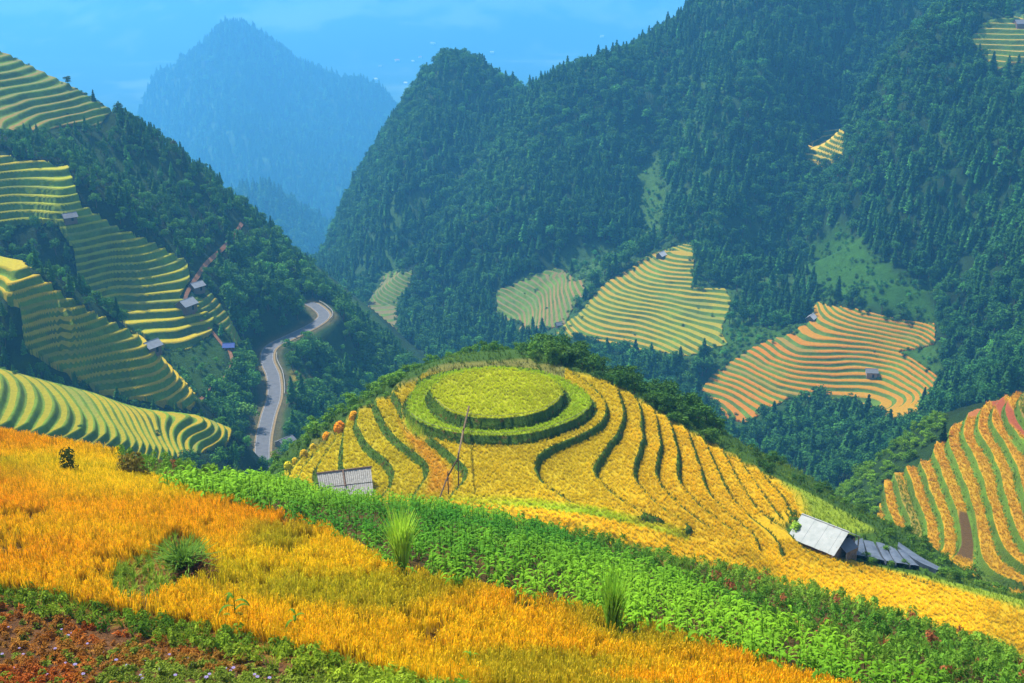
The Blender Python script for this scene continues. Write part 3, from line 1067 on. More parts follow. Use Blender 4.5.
# ---------------------------------------------------------------- terraced fields
def skirted(V, idx_grid, keep, drop):
    """faces of the kept cells plus a wall down from their rim"""
    nr, nc = idx_grid.shape
    F = np.stack([idx_grid[:-1, :-1], idx_grid[:-1, 1:], idx_grid[1:, 1:], idx_grid[1:, :-1]], -1)[keep]
    e = np.concatenate([F[:, [0, 1]], F[:, [1, 2]], F[:, [2, 3]], F[:, [3, 0]]])
    key = np.sort(e, 1)
    kk = key[:, 0].astype(np.int64) * (V.shape[0] + 1) + key[:, 1]
    uq, inv, cnt = np.unique(kk, return_inverse=True, return_counts=True)
    be = e[cnt[inv] == 1]
    bv = np.unique(be)
    mp = np.full(len(V), -1)
    mp[bv] = len(V) + np.arange(len(bv))
    low = V[bv].copy()
    low[:, 2] -= drop
    S = np.stack([be[:, 1], be[:, 0], mp[be[:, 0]], mp[be[:, 1]]], -1)
    V2 = np.concatenate([V, low])
    F2 = np.concatenate([F, S])
    used = np.unique(F2)
    re = np.full(len(V2), -1)
    re[used] = np.arange(len(used))
    src = np.concatenate([np.arange(len(V)), bv])[used]
    return V2[used], re[F2], src


TERR_STYLE = {'D': ((0.070, 0.135, 0.009), 1.2), 'F': ((0.05, 0.105, 0.010), 0.9), 'C': ((0.05, 0.105, 0.008), 2.5)}
_tm = {}


def terr(p):
    k = (p['h'], p['cr'])
    if k not in _tm:
        rc, fine = TERR_STYLE[p['h']]
        _tm[k] = terrace_mat("terrace_banks", p['cr'], rc, fine=fine)
    return _tm[k]


def quant(L, r):
    f = L - np.floor(L)
    return np.floor(L) + sstep(0, r * 0.9, f)


C_PTS = []
# red earth, dry strips and a bare fan on the lower right hill
C_OVER = [([(986, 400), (1003, 402), (1024, 420), (1060, 445), (1060, 462), (1024, 440), (1004, 426)], (0.22, 0.055, 0.02)), ([(962, 400), (985, 402), (978, 418), (962, 424)], (0.26, 0.09, 0.025)),
          ([(958, 515), (972, 512), (978, 540), (972, 562), (955, 562)], (0.075, 0.042, 0.012)), ([(874, 470), (892, 440), (898, 446), (884, 486)], (0.34, 0.15, 0.01)), ([(1005, 440), (1060, 452), (1060, 480), (1020, 455)], (0.08, 0.16, 0.012))]
PATCH_NAMES = {'D': 'hillside_terraces', 'F': 'valley_terraces', 'C': 'slope_terraces'}
for p in PATCH:
    us = [q[0] for q in p['poly']]
    ulo, uhi = max(min(us), -180) - 3, min(max(us), 1200) + 3
    y0, y1 = p['y']
    dens = FPX / y1
    na = int((uhi - ulo) / 0.9)
    nr = int(min(700, (y1 - y0) / 0.45))
    vs_ = [q[1] for q in p['poly']]
    tt = [(uu_ - W / 2) / FPX / (CP + (HH / 2 - vv_) / FPX * SP) for uu_ in (ulo, uhi) for vv_ in (min(vs_) - 5, max(vs_) + 5)]
    aa = np.arctan(np.linspace(min(tt), max(tt), na))
    ys = np.linspace(y0, y1, nr)
    AA, YY = np.meshgrid(aa, ys)
    XX = YY * np.tan(AA)
    # true column position depends on the height, so widen by scanning
    ZZ = H(XX, YY)
    U, V_, _ = proj(XX, YY, ZZ)
    s = patch_sd(U, V_, YY, p, XX)
    st = p['step']
    L = ZZ / st + 0.32 * fbm(XX, YY, 30, 11, 2) + 0.25 * fbm(XX, YY, 9, 12, 1)
    Z = st * (quant(L, p['r']) - 0.32 * fbm(XX, YY, 30, 11, 2) - 0.25 * fbm(XX, YY, 9, 12, 1)) + 0.1
    c0, c1 = np.array(p['c'][0]), np.array(p['c'][1])
    w = np.clip(0.5 + 1.3 * fbm(XX, YY, 35, 21, 2) + 0.5 * (vnoise(np.floor(L) * 7.3, XX * 0.02, 1.0, 5)), 0, 1)[..., None]
    col = c0 * (1 - w) + c1 * w
    # some strips already cut or still bare
    g = vnoise(np.floor(L) * 3.1 + XX * 0.03, np.floor(L) * 1.7, 1.0, 8)
    if p['h'] == 'C':
        for po_, cc_ in C_OVER:
            w_ = sstep(-2, 2, sdf(U, V_, po_) + 2 * fbm(XX, YY, 5, 5, 2))[..., None]
            col = col * (1 - w_) + np.array(cc_) * w_
    bare = sstep(0.22, 0.34, g)[..., None] * 0.55
    col = col * (1 - bare) + np.array([0.10, 0.14, 0.03]) * bare
    keep = (s > 0)
    kc = keep[:-1, :-1] & keep[1:, :-1] & keep[:-1, 1:] & keep[1:, 1:]
    if not kc.any(): 
        print("EMPTY", p['n']); continue
    grid = np.arange(nr * na).reshape(nr, na)
    Vp = np.stack([XX, YY, Z], -1).reshape(-1, 3)
    V2, F2, src = skirted(Vp, grid, kc, 4.0)
    me = mesh_np(PATCH_NAMES[p['h']], V2, F2, terr(p), True)
    add_attr(me, "gcol", 'FLOAT_COLOR', rgba(np.clip(col, .003, 1)).reshape(-1, 4)[src])
    add_attr(me, "hs", 'FLOAT', L.ravel()[src])
    add_attr(me, "smo", 'FLOAT', np.zeros(len(src)))
    tag(link(PATCH_NAMES[p['h']], me), None, None, None, 'structure')

# ---------------------------------------------------------------- the round hill
gx = np.arange(-62, 78, 0.17)
gy = np.arange(84, 178, 0.17)
BX, BY = np.meshgrid(gx, gy)
BZ, BL, BS, D0, D1, R0, R1 = b_height(BX, BY)
BU, BV, _ = proj(BX, BY, BZ)


def b_colour(x, y, z, L, S, d0, d1, u, v):
    c = np.empty(x.shape + (3,))
    n = fbm(x, y, 14, 31, 3)
    # left-to-right change from yellow green to orange gold
    w = np.clip(sstep(560, 700, u) + 0.5 * n, 0, 1)[..., None]
    c[:] = np.array([0.45, 0.335, 0.010]) * (1 - w) + np.array([0.54, 0.34, 0.010]) * w
    wl = np.clip(sstep(470, 380, u) * sstep(395, 420, v) + 0.7 * n, 0, 1)[..., None]
    c = c * (1 - wl * .6) + np.array([0.34, 0.30, 0.012]) * wl * .6
    # reddish dry strip on the left terraces
    pl = sstep(-2, 6, sdf(u, v, [(395, 418), (425, 440), (452, 470), (455, 492), (425, 496), (428, 470), (405, 440)]))[..., None]
    c = c * (1 - pl * .7) + np.array([0.50, 0.22, 0.02]) * pl * .7
    m = (d1 < 1.02)
    c[m] = (0.27, 0.37, 0.010)
    m = (d0 < 1.02)
    c[m] = (0.36, 0.385, 0.010)
    # strip in front
    st = S[..., None] * (L > -9)[..., None] * (y < 125)[..., None]
    c = c * (1 - st) + np.array([0.62, 0.40, 0.010]) * st
    gb = sstep(7, 3, np.abs(above(u, v, [(300, 488), (400, 494), (470, 498), (540, 503), (600, 512), (650, 524), (700, 540)]) + 2 * n))[..., None] * st * (u < 690)[..., None]
    c = c * (1 - gb) + np.array([0.24, 0.36, 0.012]) * gb
    # grassy far right slope
    ws = sstep(-9.2, -9.8, L)[..., None] * (y > 100)[..., None] * sstep(770, 790, u)[..., None]
    c = c * (1 - ws) + np.array([0.22, 0.30, 0.02]) * ws
    # dry grass crest behind the discs
    bk = sstep(-0.5, 3, y - (DISC[1][1] + 6.5 - 0.02 * (x + 1) ** 2))[..., None] * (u < 565)[..., None] * sstep(1.0, 1.05, d1)[..., None]
    c = c * (1 - bk) + np.array([0.17, 0.17, 0.035]) * bk
    # beyond the fields: rough green
    out = sstep(0.3, 1.5, out_fields(x, y))[..., None]
    c = c * (1 - out) + np.array([0.045, 0.10, 0.012]) * out
    return c * (0.72 + 0.2 * n[..., None])


RICE_B = [(288, 474, -6.6), (300, 458, -6.4), (318, 440, -6.2), (341, 428, -3.2), (372, 406, -1.2), (400, 394, .2), (404, 384, .5), (450, 372, .5), (550, 366, .5), (576, 372, 0), (619, 387, -1), (657, 412, -3), (692, 433, -5), (727, 453, -7), (770, 478, -9.2),
          (800, 490, -9.8), (850, 516, -10.8), (866, 528, -11), (845, 530, -10.6), (815, 520, -9.8), (790, 512, -9), (770, 530, -7), (800, 548, -7.5), (860, 566, -9.2), (930, 582, -10), (1160, 625, -11), (1160, 700, -11), (950, 640, -8), (700, 570, -3), (500, 520, 0), (280, 500, -5)]
RICE_BP = np.array([unz(u, v, zlev(l))[:2] for u, v, l in RICE_B])


def out_fields(x, y):
    s = sdf(x, y, RICE_BP)
    return -s


bcol = b_colour(BX, BY, BZ, BL, BS, D0, D1, BU, BV)
# lower everything that belongs to no hill part away from the crest
M_BHILL = NT("round_hill_fields")
t = M_BHILL
hs = t.attr("hs").outputs['Fac']; sm = t.attr("smo").outputs['Fac']; rk = t.attr("rsk").outputs['Fac']; a = t.attr("gcol").outputs['Color']
n2 = t.noise(3.0, 4, rough=.75); n3 = t.noise(.8, 3)
f = t.math('FRACT', hs)
isr = t.math('LESS_THAN', f, t.math('ADD', t.attr('bw').outputs['Fac'], t.math('MULTIPLY_ADD', n2, 0.08, -.035)))  # runs past the riser: dark green on the lip paints the shadow gap
isr = t.math('MULTIPLY', isr, t.math('LESS_THAN', sm, 0.5))
isr = t.math('MAXIMUM', isr, rk)
gain = t.math('MULTIPLY_ADD', n2, 1.1, .45)
ris = t.mix(t.math('MULTIPLY_ADD', n3, 2.2, -.6), (0.018, 0.045, 0.005), (0.065, 0.12, 0.010))
ris = t.mix(t.math('GREATER_THAN', t.noise(1.7, 3), 0.62), ris, (0.085, 0.06, 0.012))
t.base(t.scale_col(t.mix(isr, a, ris), gain))
t.bump(n2, .7, .25)
V = np.stack([BX, BY, BZ], -1).reshape(-1, 3)
grid = np.arange(BX.size).reshape(BX.shape)
other = H(BX, BY, with_b=False)
kp = (BZ > other - 6) & (out_hull(BX, BY, B_H) < 22)
kc = kp[:-1, :-1] & kp[1:, :-1] & kp[:-1, 1:] & kp[1:, 1:]
V2, F2, src = skirted(V, grid, kc, 4.0)
me = mesh_np("terraced_hill", V2, F2, t.m, True)
ri0 = (D0 > 1 - 0.3 / R0) & (D0 < 1.0 + 0.75 / R0)
ri1 = (D1 > 1 - 0.3 / R1) & (D1 < 1.0 + 0.65 / R1) & (BZ > ZB - .2) & (D0 > 1)
add_attr(me, "gcol", 'FLOAT_COLOR', rgba(np.clip(bcol, .003, 1)).reshape(-1, 4)[src])
out_f = out_fields(BX, BY)
add_attr(me, "hs", 'FLOAT', np.where((D1 < 1.05) | (out_f > 0.5), 0.5, BL).ravel()[src])
add_attr(me, "smo", 'FLOAT', BS.ravel()[src])
add_attr(me, "bw", 'FLOAT', b_bank(BX, BY).ravel()[src])
add_attr(me, "rsk", 'FLOAT', (ri0 | ri1).astype(float).ravel()[src])
tag(link("terraced_hill", me), None, None, None, 'structure')

#@@REST@@
def hit(fn, u, v, lo, hi, n=700):
    """where the sight line through (u, v) first meets the surface"""
    Y = np.linspace(lo, hi, n)
    P = unp(u, v, Y)
    d = P[:, 2] - fn(P[:, 0], P[:, 1])
    i = np.argmax(d < 0)
    if not (d < 0).any(): i = n - 1
    if i > 0:
        a = d[i - 1] / (d[i - 1] - d[i] + 1e-9)
        Y1 = Y[i - 1] + a * (Y[i] - Y[i - 1])
    else:
        Y1 = Y[0]
    p = unp(u, v, Y1)
    p[2] = fn(np.array([p[0]]), np.array([p[1]]))[0]
    return p


def BH(x, y):
    return b_height(np.asarray(x, float), np.asarray(y, float))[0]


def H0(x, y):
    return H(x, y, True)


def sample(x0, x1, y0, y1, dens, seed):
    q = np.random.default_rng(seed)
    n = int((x1 - x0) * (y1 - y0) * dens)
    return q.uniform(x0, x1, n), q.uniform(y0, y1, n), q


def visible(P, top=0.0):
    """rough test against the terrain along the sight line"""
    ok = np.ones(len(P), bool)
    T = P.copy(); T[:, 2] += top
    for t in np.linspace(0.06, 0.985, 60):
        Q = T * t
        z = H0(Q[:, 0], Q[:, 1])
        ok &= Q[:, 2] > z - 0.3
    return ok


def mixc(a, b, w):
    w = np.clip(w, 0, 1)[:, None]
    return np.array(a) * (1 - w) + np.array(b) * w


# ================================================================= foreground crops
GREEN_P = [(105, 588), (120, 568), (150, 560), (172, 538), (200, 545), (214, 568), (198, 585), (165, 600), (150, 612), (120, 606)]
x, y, q = sample(-50, 34, 19, 68, 40, 1)
z = H0(x, y)
u, v, f = proj(x, y, z)
nz = fbm(x, y, 6, 41, 3)
hedge_v = above(u, v, HEDGE) + 6 * nz
corn_b = above(u, v, CORN_BOT) + 5 * nz
# beyond the crest the field simply ends
crest = sstep(0, 1, above(u, v, [(-300, 380), (0, 420), (140, 440), (300, 470)])) > 0.5
keep = (hedge_v > 9) & ((corn_b < 5) | ((u < 120))) & ~(crest & (u < 200)) & (u > -160) & (u < 1180) & (v < 800) & (y < 62.5 + 0.1 * x)
keep &= ~inside(u, v, GREEN_P) & (q.random(len(x)) > sstep(.05, .4, fbm(x, y, 1.3, 48, 2)) * .9)
xk, yk, zk, uk, vk, nk = x[keep], y[keep], z[keep], u[keep], v[keep], nz[keep]
big = fbm(xk, yk, 11, 44, 2)
tint = mixc((0.86, 0.36, 0.006), (0.88, 0.60, 0.012), 0.5 + 1.0 * big + 0.6 * nk + .35 * (np.random.default_rng(4).random(len(xk)) - .5) + 0.25 * np.sin(uk / 130))
grn = sstep(0.15, 0.5, fbm(xk, yk, 4.5, 47, 2) + 0.15 * sstep(560, 660, vk))
tint = tint * (1 - 0.55 * grn[:, None]) + np.array([0.30, 0.36, 0.02]) * 0.55 * grn[:, None]
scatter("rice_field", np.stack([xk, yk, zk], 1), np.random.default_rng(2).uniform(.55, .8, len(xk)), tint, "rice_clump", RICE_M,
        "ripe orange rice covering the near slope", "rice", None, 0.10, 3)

# maize
x, y, q = sample(-30, 40, 24, 70, 5.0, 5)
z = H0(x, y)
u, v, f = proj(x, y, z)
nz = fbm(x, y, 6, 51, 3)
lo = above(u, v, CORN_BOT)
hi = -above(u, v, CORN_TOP)
weedy = above(u, v, [(300, 490), (480, 514), (560, 541), (660, 582), (760, 622), (860, 664), (960, 716), (1100, 790)]) + 14 * nz
inn = (lo > -2) & (hi > -4) & (u > 116) & (u < 1180) & (y < 63.5 + 0.1 * x)
k = inn & (weedy < 0) & (q.random(len(x)) < 0.75)
pt = np.stack([x, y, z], 1)
cn = fbm(x, y, 9, 55, 2)
tc = mixc((0.036, 0.15, 0.008), (0.15, 0.32, 0.012), 0.45 + 1.2 * cn + 0.25 * sstep(500, 640, u))
scatter("maize_field", pt[k], np.random.default_rng(6).uniform(.65, 1.15, k.sum()) * (1 + .3 * sstep(310, 240, u[k]) - .2 * sstep(300, 330, u[k]) * sstep(440, 400, u[k])), tc[k], "maize_plant", CORN_M,
        "bright green young maize in a band below the orange rice", "maize", None, 0.08, 7)
k2 = inn & ((weedy >= 0) & (q.random(len(x)) < 0.8))
tw = mixc((0.07, 0.19, 0.015), (0.17, 0.30, 0.025), 0.5 + 1.5 * cn + 0.3 * (q.random(len(x)) - .5))
rd = q.random(len(x)) < 0.05
tw[rd] = (0.26, 0.09, 0.03)
scatter("weeds", pt[k2], np.random.default_rng(8).uniform(.45, 1.15, k2.sum()), tw[k2], "weed", WEED_M + GRASS_M,
        "mixed green weeds over reddish soil beside the maize", "weeds", None, 0.12, 9)
# bank of low plants along the foot of the rice
x, y, q = sample(-40, 12, 17, 36, 14, 11)
z = H0(x, y)
u, v, f = proj(x, y, z)
hv = above(u, v, HEDGE)
nz = fbm(x, y, 3, 61, 3)
k = (np.abs(hv + 1 + 9 * nz) < 11) & (u > -160) & (u < 640)
pt = np.stack([x, y, z], 1)
scatter("bank_plants", pt[k], q.uniform(.45, .85, k.sum()), mixc((0.075, 0.17, 0.010), (0.25, 0.34, 0.018), .5 + 1.4 * nz[k] + .5 * (q.random(k.sum()) - .5)), "weed", WEED_M + GRASS_M,
        "leafy green plants along the bank below the orange rice", "weeds", None, 0.15, 12)
k = (hv < -8) & (u > -160) & (u < 560) & (v < 780) & (q.random(len(x)) < 0.97)
tr = mixc((0.34, 0.085, 0.012), (0.27, 0.15, 0.02), .5 + nz[k] * 2)
gg = (q.random(k.sum()) < 0.22) | (nz[k] + 0.012 * (v[k] - 672) > 0.22)
tr[gg] = (0.16, 0.22, 0.02)
scatter("ground_herbs", pt[k], q.uniform(.5, 1.1, k.sum()), tr, "herb", HERB_M,
        "low reddish herbs and fallen stalks on the bare bank at the bottom", "herbs", None, 0.15, 13)
# green grass around the fern bush in the rice
x, y, q = sample(-22, -2, 24, 46, 22, 15)
z = H0(x, y)
u, v, f = proj(x, y, z)
k = inside(u, v, GREEN_P)
scatter("grass", np.stack([x, y, z], 1)[k], q.uniform(.4, .9, k.sum()), mixc((0.16, 0.30, 0.02), (0.28, 0.36, 0.03), q.random(k.sum())), "grass_tuft", GRASS_M,
        "bright green grass patch around the brown bush in the rice", "grass", None, 0.15, 16)

# ---- pale flowers on the bank
M_PETAL = simple_mat("pale_petal", (0.30, 0.25, 0.42), 0.15, 20)
M_STEM = simple_mat("plant_stem", (0.12, 0.17, 0.03), 0.3, 9)


def flower():
    b = MB()
    b.tube([(0, 0, -.03), (.01, 0, .14), (.0, .01, .24)], [.006, .005, .004], 5)
    stem = b.mesh("stem", M_STEM)
    b = MB()
    for i in range(7):
        a = i / 7 * 6.283
        c, s = math.cos(a), math.sin(a)
        b.add([(0, 0, .24), (.05 * c - .025 * s, .05 * s + .025 * c, .265), (.075 * c, .075 * s, .25), (.05 * c + .025 * s, .05 * s - .025 * c, .265)], [(0, 3, 2, 1)])
    b.add([(.02 * math.cos(i), .02 * math.sin(i), .262) for i in (0, 1.26, 2.51, 3.77, 5.03)] + [(0, 0, .28)], [(i, (i + 1) % 5, 5) for i in range(5)])
    return stem, b.mesh("blossom", M_PETAL)


ST, BL = flower()
FLW = [(9, 627), (20, 648), (24, 655), (3, 655), (40, 648), (62, 629), (69, 637), (72, 633), (76, 667), (66, 664), (103, 652), (106, 655), (111, 652), (117, 662), (143, 652), (144, 657), (145, 661), (141, 676), (143, 680),
       (176, 677), (188, 659), (194, 666), (210, 676), (207, 680), (226, 669), (231, 671), (234, 670), (255, 676), (258, 679), (34, 661), (88, 644), (160, 671), (48, 676), (128, 668), (270, 680), (84, 676), (14, 671), (170, 655), (56, 650)]
for i, (fu, fv) in enumerate(FLW):
    p = hit(H0, fu, fv + 4, 15, 45)
    o = empty("wildflower", p, random.random() * 6, random.uniform(.45, .75))
    tag(o, "pale lilac wildflower on the reddish bank along the bottom edge", "flower", "pale wildflowers on the reddish bank")
    link("stem", ST, o)
    link("blossom", BL, o)

# ---- single plants standing in the crops
def plant(name, u, v, me, sc, label, cat, tint, lo=20, hi=70, mparts=(), rz=None):
    p = hit(H0, u, v, lo, hi)
    o = link(name, me) if not mparts else empty(name, p)
    o.location = p
    o.rotation_euler = (0, 0, random.random() * 6 if rz is None else rz)
    o.scale = (sc,) * 3 if np.isscalar(sc) else sc
    o["tint"] = list(tint)
    for nm, mm, tt in mparts:
        c = link(nm, mm, o)
        c["tint"] = list(tt)
    tag(o, label, cat)
    return o


plant("tall_grass_clump", 402, 573, blades("tall_grass_clump", 260, 2.35, 0.05, 0.72, 0.3, M_CORN, 71, 5, 0.2), 1.0,
      "tall pale green clump of long blades at the edge of the rice and the maize", "grass clump", (0.36, 0.55, 0.04))
plant("feathery_shrub", 612, 636, blades("feathery_shrub", 220, 2.1, 0.035, 0.6, 0.2, M_CORN, 72, 5, 0.2), 1.0,
      "feathery light green plant at the lower edge of the maize", "shrub", (0.24, 0.46, 0.03))
DK = weed_mesh(75, 260, 1.0, 0.42, 0.05)
plant("small_shrub", 70, 478, DK, (1.25, 1.25, 1.5), "small dark green upright shrub alone in the upper orange rice", "shrub", (0.05, 0.085, 0.012))
plant("dry_shrub", 133, 481, weed_mesh(76, 420, .9, .75, .06), (1.35, 1.25, 1.5), "round olive brown shrub at the top edge of the orange rice", "shrub", (0.20, 0.16, 0.02))
plant("fern_bush", 186, 576, None, 1.0, "fern bush, green on top and dark brown on its right side, amid the rice", "bush", (0.1, 0.2, 0.02),
      mparts=[("green_fronds", blades("green_fronds", 170, 1.35, .07, 1.15, .8, M_CORN, 77, 4, .3), (0.10, 0.21, 0.018)), ("brown_fronds", blades("brown_fronds", 130, .95, .06, .9, .9, M_CORN, 78, 4, .45), (0.12, 0.05, 0.02))], rz=0)
o = [ob for ob in COL.objects if ob.name.startswith("brown_fronds")][0]
o.location = (0.42, -0.35, 0)  # darker brown fronds sit to the right of the green ones
LP = corn_mesh(79)
for uu, vv, s, lb in [(236, 628, 1.3, "leafy green plant with drooping leaves rising above the bank, the left one of two"), (297, 642, 1.05, "leafy green plant rising above the bank, the right one of two"), (470, 672, .7, "small leafy plant among the rice near the bottom edge")]:
    plant("leafy_plant", uu, vv, LP, s, lb, "plant", (0.10, 0.22, 0.015))

# ================================================================= rice on the round hill
x, y, q = sample(-52, 68, 88, 156, 16, 21)
z, L, S, d0, d1, r0, r1 = b_height(x, y)
u, v, f = proj(x, y, z)
fr = L - np.floor(L)
of = out_fields(x, y)
ris = (fr < b_bank(x, y) + .01 + .04 * fbm(x, y, 1.2, 93, 2)) & (S < 0.5) & (d1 > 1.03)
e0 = (d0 > 1.0) & (d0 < 1 + 0.8 / r0)
e1 = (d1 > 1.0) & (d1 < 1 + 0.65 / r1)
ris = ris | (e0) | e1
backdry = (y > DISC[1][1] + 8 - 0.02 * (x + 1) ** 2) & (u < 565) & (d1 > 1.03)
slope = (L < -9.3) & (u > 775) & (y > 100)
infield = (of < -0.3) & (u > 270) & (u < 1180)
hutp = unz(818, 540, -64.8)[:2]
nohut = np.hypot(x - hutp[0], (y - hutp[1])) > 3.2
grey = inside(u, v, [(846, 540), (870, 542), (905, 556), (948, 576), (920, 574), (848, 562)]) & (y > 105)
bush_nook = inside(u, v, [(752, 520), (776, 512), (800, 518), (796, 540), (770, 540)])
k = infield & ~ris & ~backdry & ~slope & nohut & ~grey & ~bush_nook
c = b_colour(x, y, z, L, S, d0, d1, u, v)
tint = c[k] * 2.3 * np.array([1, 1, .6])
tint *= (1 + 0.25 * fbm(x, y, 3, 66, 2)[k])[:, None]
pt = np.stack([x, y, z], 1)
s3 = q.uniform(.45, .7, k.sum())
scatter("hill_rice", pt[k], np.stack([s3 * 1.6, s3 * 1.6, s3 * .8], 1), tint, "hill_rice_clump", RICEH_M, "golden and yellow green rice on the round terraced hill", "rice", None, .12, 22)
k = infield & ris & (z < 0)
scatter("bank_grass", pt[k], q.uniform(.25, .75, k.sum()), mixc((0.02, 0.055, 0.006), (0.10, 0.15, 0.012), q.random(k.sum())) * (1 + np.where(q.random(k.sum()) < .15, 1, 0)[:, None] * np.array([1.6, .0, .2])), "grass_tuft", GRASS_M, "dark green grass on the banks between the hill's terraces", "grass", None, .3, 23)
k = infield & (backdry | slope) & (q.random(len(x)) < .6) & nohut
tt = np.where(slope[k][:, None], mixc((0.20, 0.30, 0.02), (0.30, 0.36, 0.02), q.random(k.sum())), mixc((0.13, 0.17, 0.03), (0.22, 0.20, 0.04), q.random(k.sum())))
scatter("rough_grass", pt[k], q.uniform(.4, .8, k.sum()), tt, "grass_tuft", GRASS_M, "short rough grass on the crest behind the discs and the far right shoulder", "grass", None, .2, 24)

k = (of >= -.3) & (of < 14) & (u > 250) & (u < 1180) & (q.random(len(x)) < .2) & nohut & ~grey
scatter("hillside_grass", pt[k], q.uniform(.5, 1.2, k.sum()), mixc((0.05, 0.12, 0.012), (0.16, 0.24, 0.02), .5 + 1.5 * fbm(x, y, 7, 91, 2)[k] + .5 * (q.random(k.sum()) - .5)), "grass_tuft", GRASS_M, "rough green grass on the outer slopes of the round hill", "grass", None, .25, 25)

# lower right hill
PC = [p for p in PATCH if p['n'] == 'lower_right'][0]
x, y, q = sample(40, 130, 150, 246, 6, 26)
z = H0(x, y)
u, v, f = proj(x, y, z)
w = 0.32 * fbm(x, y, 30, 11, 2) + 0.25 * fbm(x, y, 9, 12, 1)
L = z / PC['step'] + w
zq = PC['step'] * (quant(L, PC['r']) - w) + .1
s = sdf(u, v, PC['poly'])
fr = L - np.floor(L)
k = (s > 2) & (fr > .21) & (fr < .97) & (u < 1190)
for po_, cc_ in C_OVER: k &= ~inside(u, v, po_)
c0, c1 = (0.68, 0.30, 0.015), (0.68, 0.42, 0.02)
tint = mixc(c0, c1, .5 + 1.4 * fbm(x, y, 30, 21, 2)[k])
g = vnoise(np.floor(L) * 3.1 + x * 0.03, np.floor(L) * 1.7, 1.0, 8)[k]
tint = np.where((g > .27)[:, None], np.array([0.14, 0.24, 0.02]), tint)
s3 = q.uniform(.6, .95, k.sum())
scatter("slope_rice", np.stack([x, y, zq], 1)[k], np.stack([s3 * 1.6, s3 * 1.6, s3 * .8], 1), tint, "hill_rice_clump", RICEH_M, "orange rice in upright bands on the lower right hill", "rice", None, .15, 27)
k = (s > -1) & ((fr < .21) | (fr > .97)) & (u < 1190) & (q.random(len(x)) < .8)
scatter("slope_grass", np.stack([x, y, np.minimum(zq, z + .4)], 1)[k], q.uniform(.6, 1.2, k.sum()), mixc((0.045, 0.11, 0.008), (0.13, 0.20, 0.015), q.random(k.sum())), "grass_tuft", GRASS_M, "green grass on the banks of the lower right hill", "grass", None, .25, 28)

# ================================================================= trees and shrubs
TREES = []     # (P, scale, kind, tint)


def forest(x0, x1, y0, y1, dens, seed, hills, kindmix, hrange, tints, extra=None, marg=-2.0):
    x, y, q = sample(x0, x1, y0, y1, dens, seed)
    z = H0(x, y)
    u, v, f = proj(x, y, z)
    k = (u > -190) & (u < 1215) & (v > -110) & (v < 620)
    top = np.full(len(x), -1e9)
    who = np.zeros(len(x), bool)
    for hk in hills:
        who |= np.abs(hill(hk, x, y) - z) < 7
    if 'F' in hills: who |= z < base_floor(x, y) + .6
    k &= who
    for p in PATCH:
        k &= patch_sd(u, v, y, p, x) < marg
        if marg > -20: k &= patch_sd(u, v - 0.6 * FPX / f * hrange[1] * .8, y, p, x) < 3
    rd, _ = seg_dist(x, y, ROAD)
    k &= rd > 6.5
    for t_ in (.5, 1.0, 1.5, 2.1):
        dd = np.array(hrange[1]) * .8 * t_
        rd2, _ = seg_dist(x + x / np.maximum(y, 1) * dd, y + dd, ROAD)
        k &= rd2 > 3.2
    for T in TRAILS:
        td, _ = seg_dist(x, y, T)
        k &= td > 2.2
    for hp_ in HUTP:
        k &= np.hypot(x - hp_[0], y - hp_[1]) > 5
    thin = np.zeros(len(x))
    for poly, yr, c in MEADOW:
        thin = np.maximum(thin, sstep(-2, 8, sdf(u, v, poly) + 10 * fbm(x, y, 18, 6)) * ((y > yr[0]) & (y < yr[1])))
    k &= q.random(len(x)) > thin * 0.4
    if extra is not None: k &= extra(x, y, z, u, v, q)
    x, y, z, u, v, thin = x[k], y[k], z[k], u[k], v[k], thin[k]
    n = len(x)
    dn = fbm(x, y, 70, seed + 3, 3)
    kind = (q.random(n) + 0.7 * dn < kindmix).astype(int)     # 1 conifer, 0 broadleaf
    hgt = q.uniform(hrange[0], hrange[1], n) * (1 + .3 * dn)
    kind[thin > .3] = 0
    hgt = np.where(kind == 1, hgt * 1.15, hgt * .85)
    hgt = np.where(thin > .3, hgt * q.uniform(.15, .5, n), hgt)
    tint = mixc(tints[0], tints[1], q.random(n) * .7 + .3 * (dn + .5))
    lt = q.random(n) < .10
    tint[lt] = tint[lt] * 1.7
    tint[thin > .3] *= 1.5
    return np.stack([x, y, z - .2], 1), hgt, kind, tint


TRAIL_PX = [[(242, 224), (233, 238), (220, 252), (207, 264), (197, 278), (188, 292), (184, 304)],
            [(228, 348), (232, 360), (230, 371), (219, 384), (206, 394), (199, 404), (197, 412)],
            [(183, 306), (196, 316), (210, 330), (226, 350)]]
TRAILS = []
for T in TRAIL_PX:
    TRAILS.append(np.array([hit(H0, a, b, 340, 520)[:2] for a, b in smooth_poly(T, 7)]))
HUT_PX = [(187, 309, 340, 460), (197, 290, 340, 470), (152, 351, 300, 400), (229, 348, 340, 460), (70, 220, 360, 460), (661, 258, 500, 700), (811, 321, 480, 640), (871, 376, 430, 600), (286, 446, 300, 380), (1021, 27, 600, 800), (559, 326, 480, 640)]
HUTP = [hit(H0, a, b, lo, hi) for a, b, lo, hi in HUT_PX]

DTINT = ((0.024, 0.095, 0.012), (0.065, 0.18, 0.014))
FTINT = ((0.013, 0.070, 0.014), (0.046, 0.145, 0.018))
sets = []
sets.append(forest(-330, 30, 225, 540, 1 / 10., 31, ['D'], .22, (3.2, 7.0), DTINT))
sets.append(forest(-110, 60, 325, 600, 1 / 13., 32, ['E'], .45, (4, 10), DTINT))
sets.append(forest(-180, 560, 380, 1120, 1 / 12., 33, ['F'], .5, (4.5, 11.5), FTINT))
sets.append(forest(-1500, 280, 1600, 4000, 1 / 170., 34, ['G', 'G2'], .75, (18, 32), FTINT))
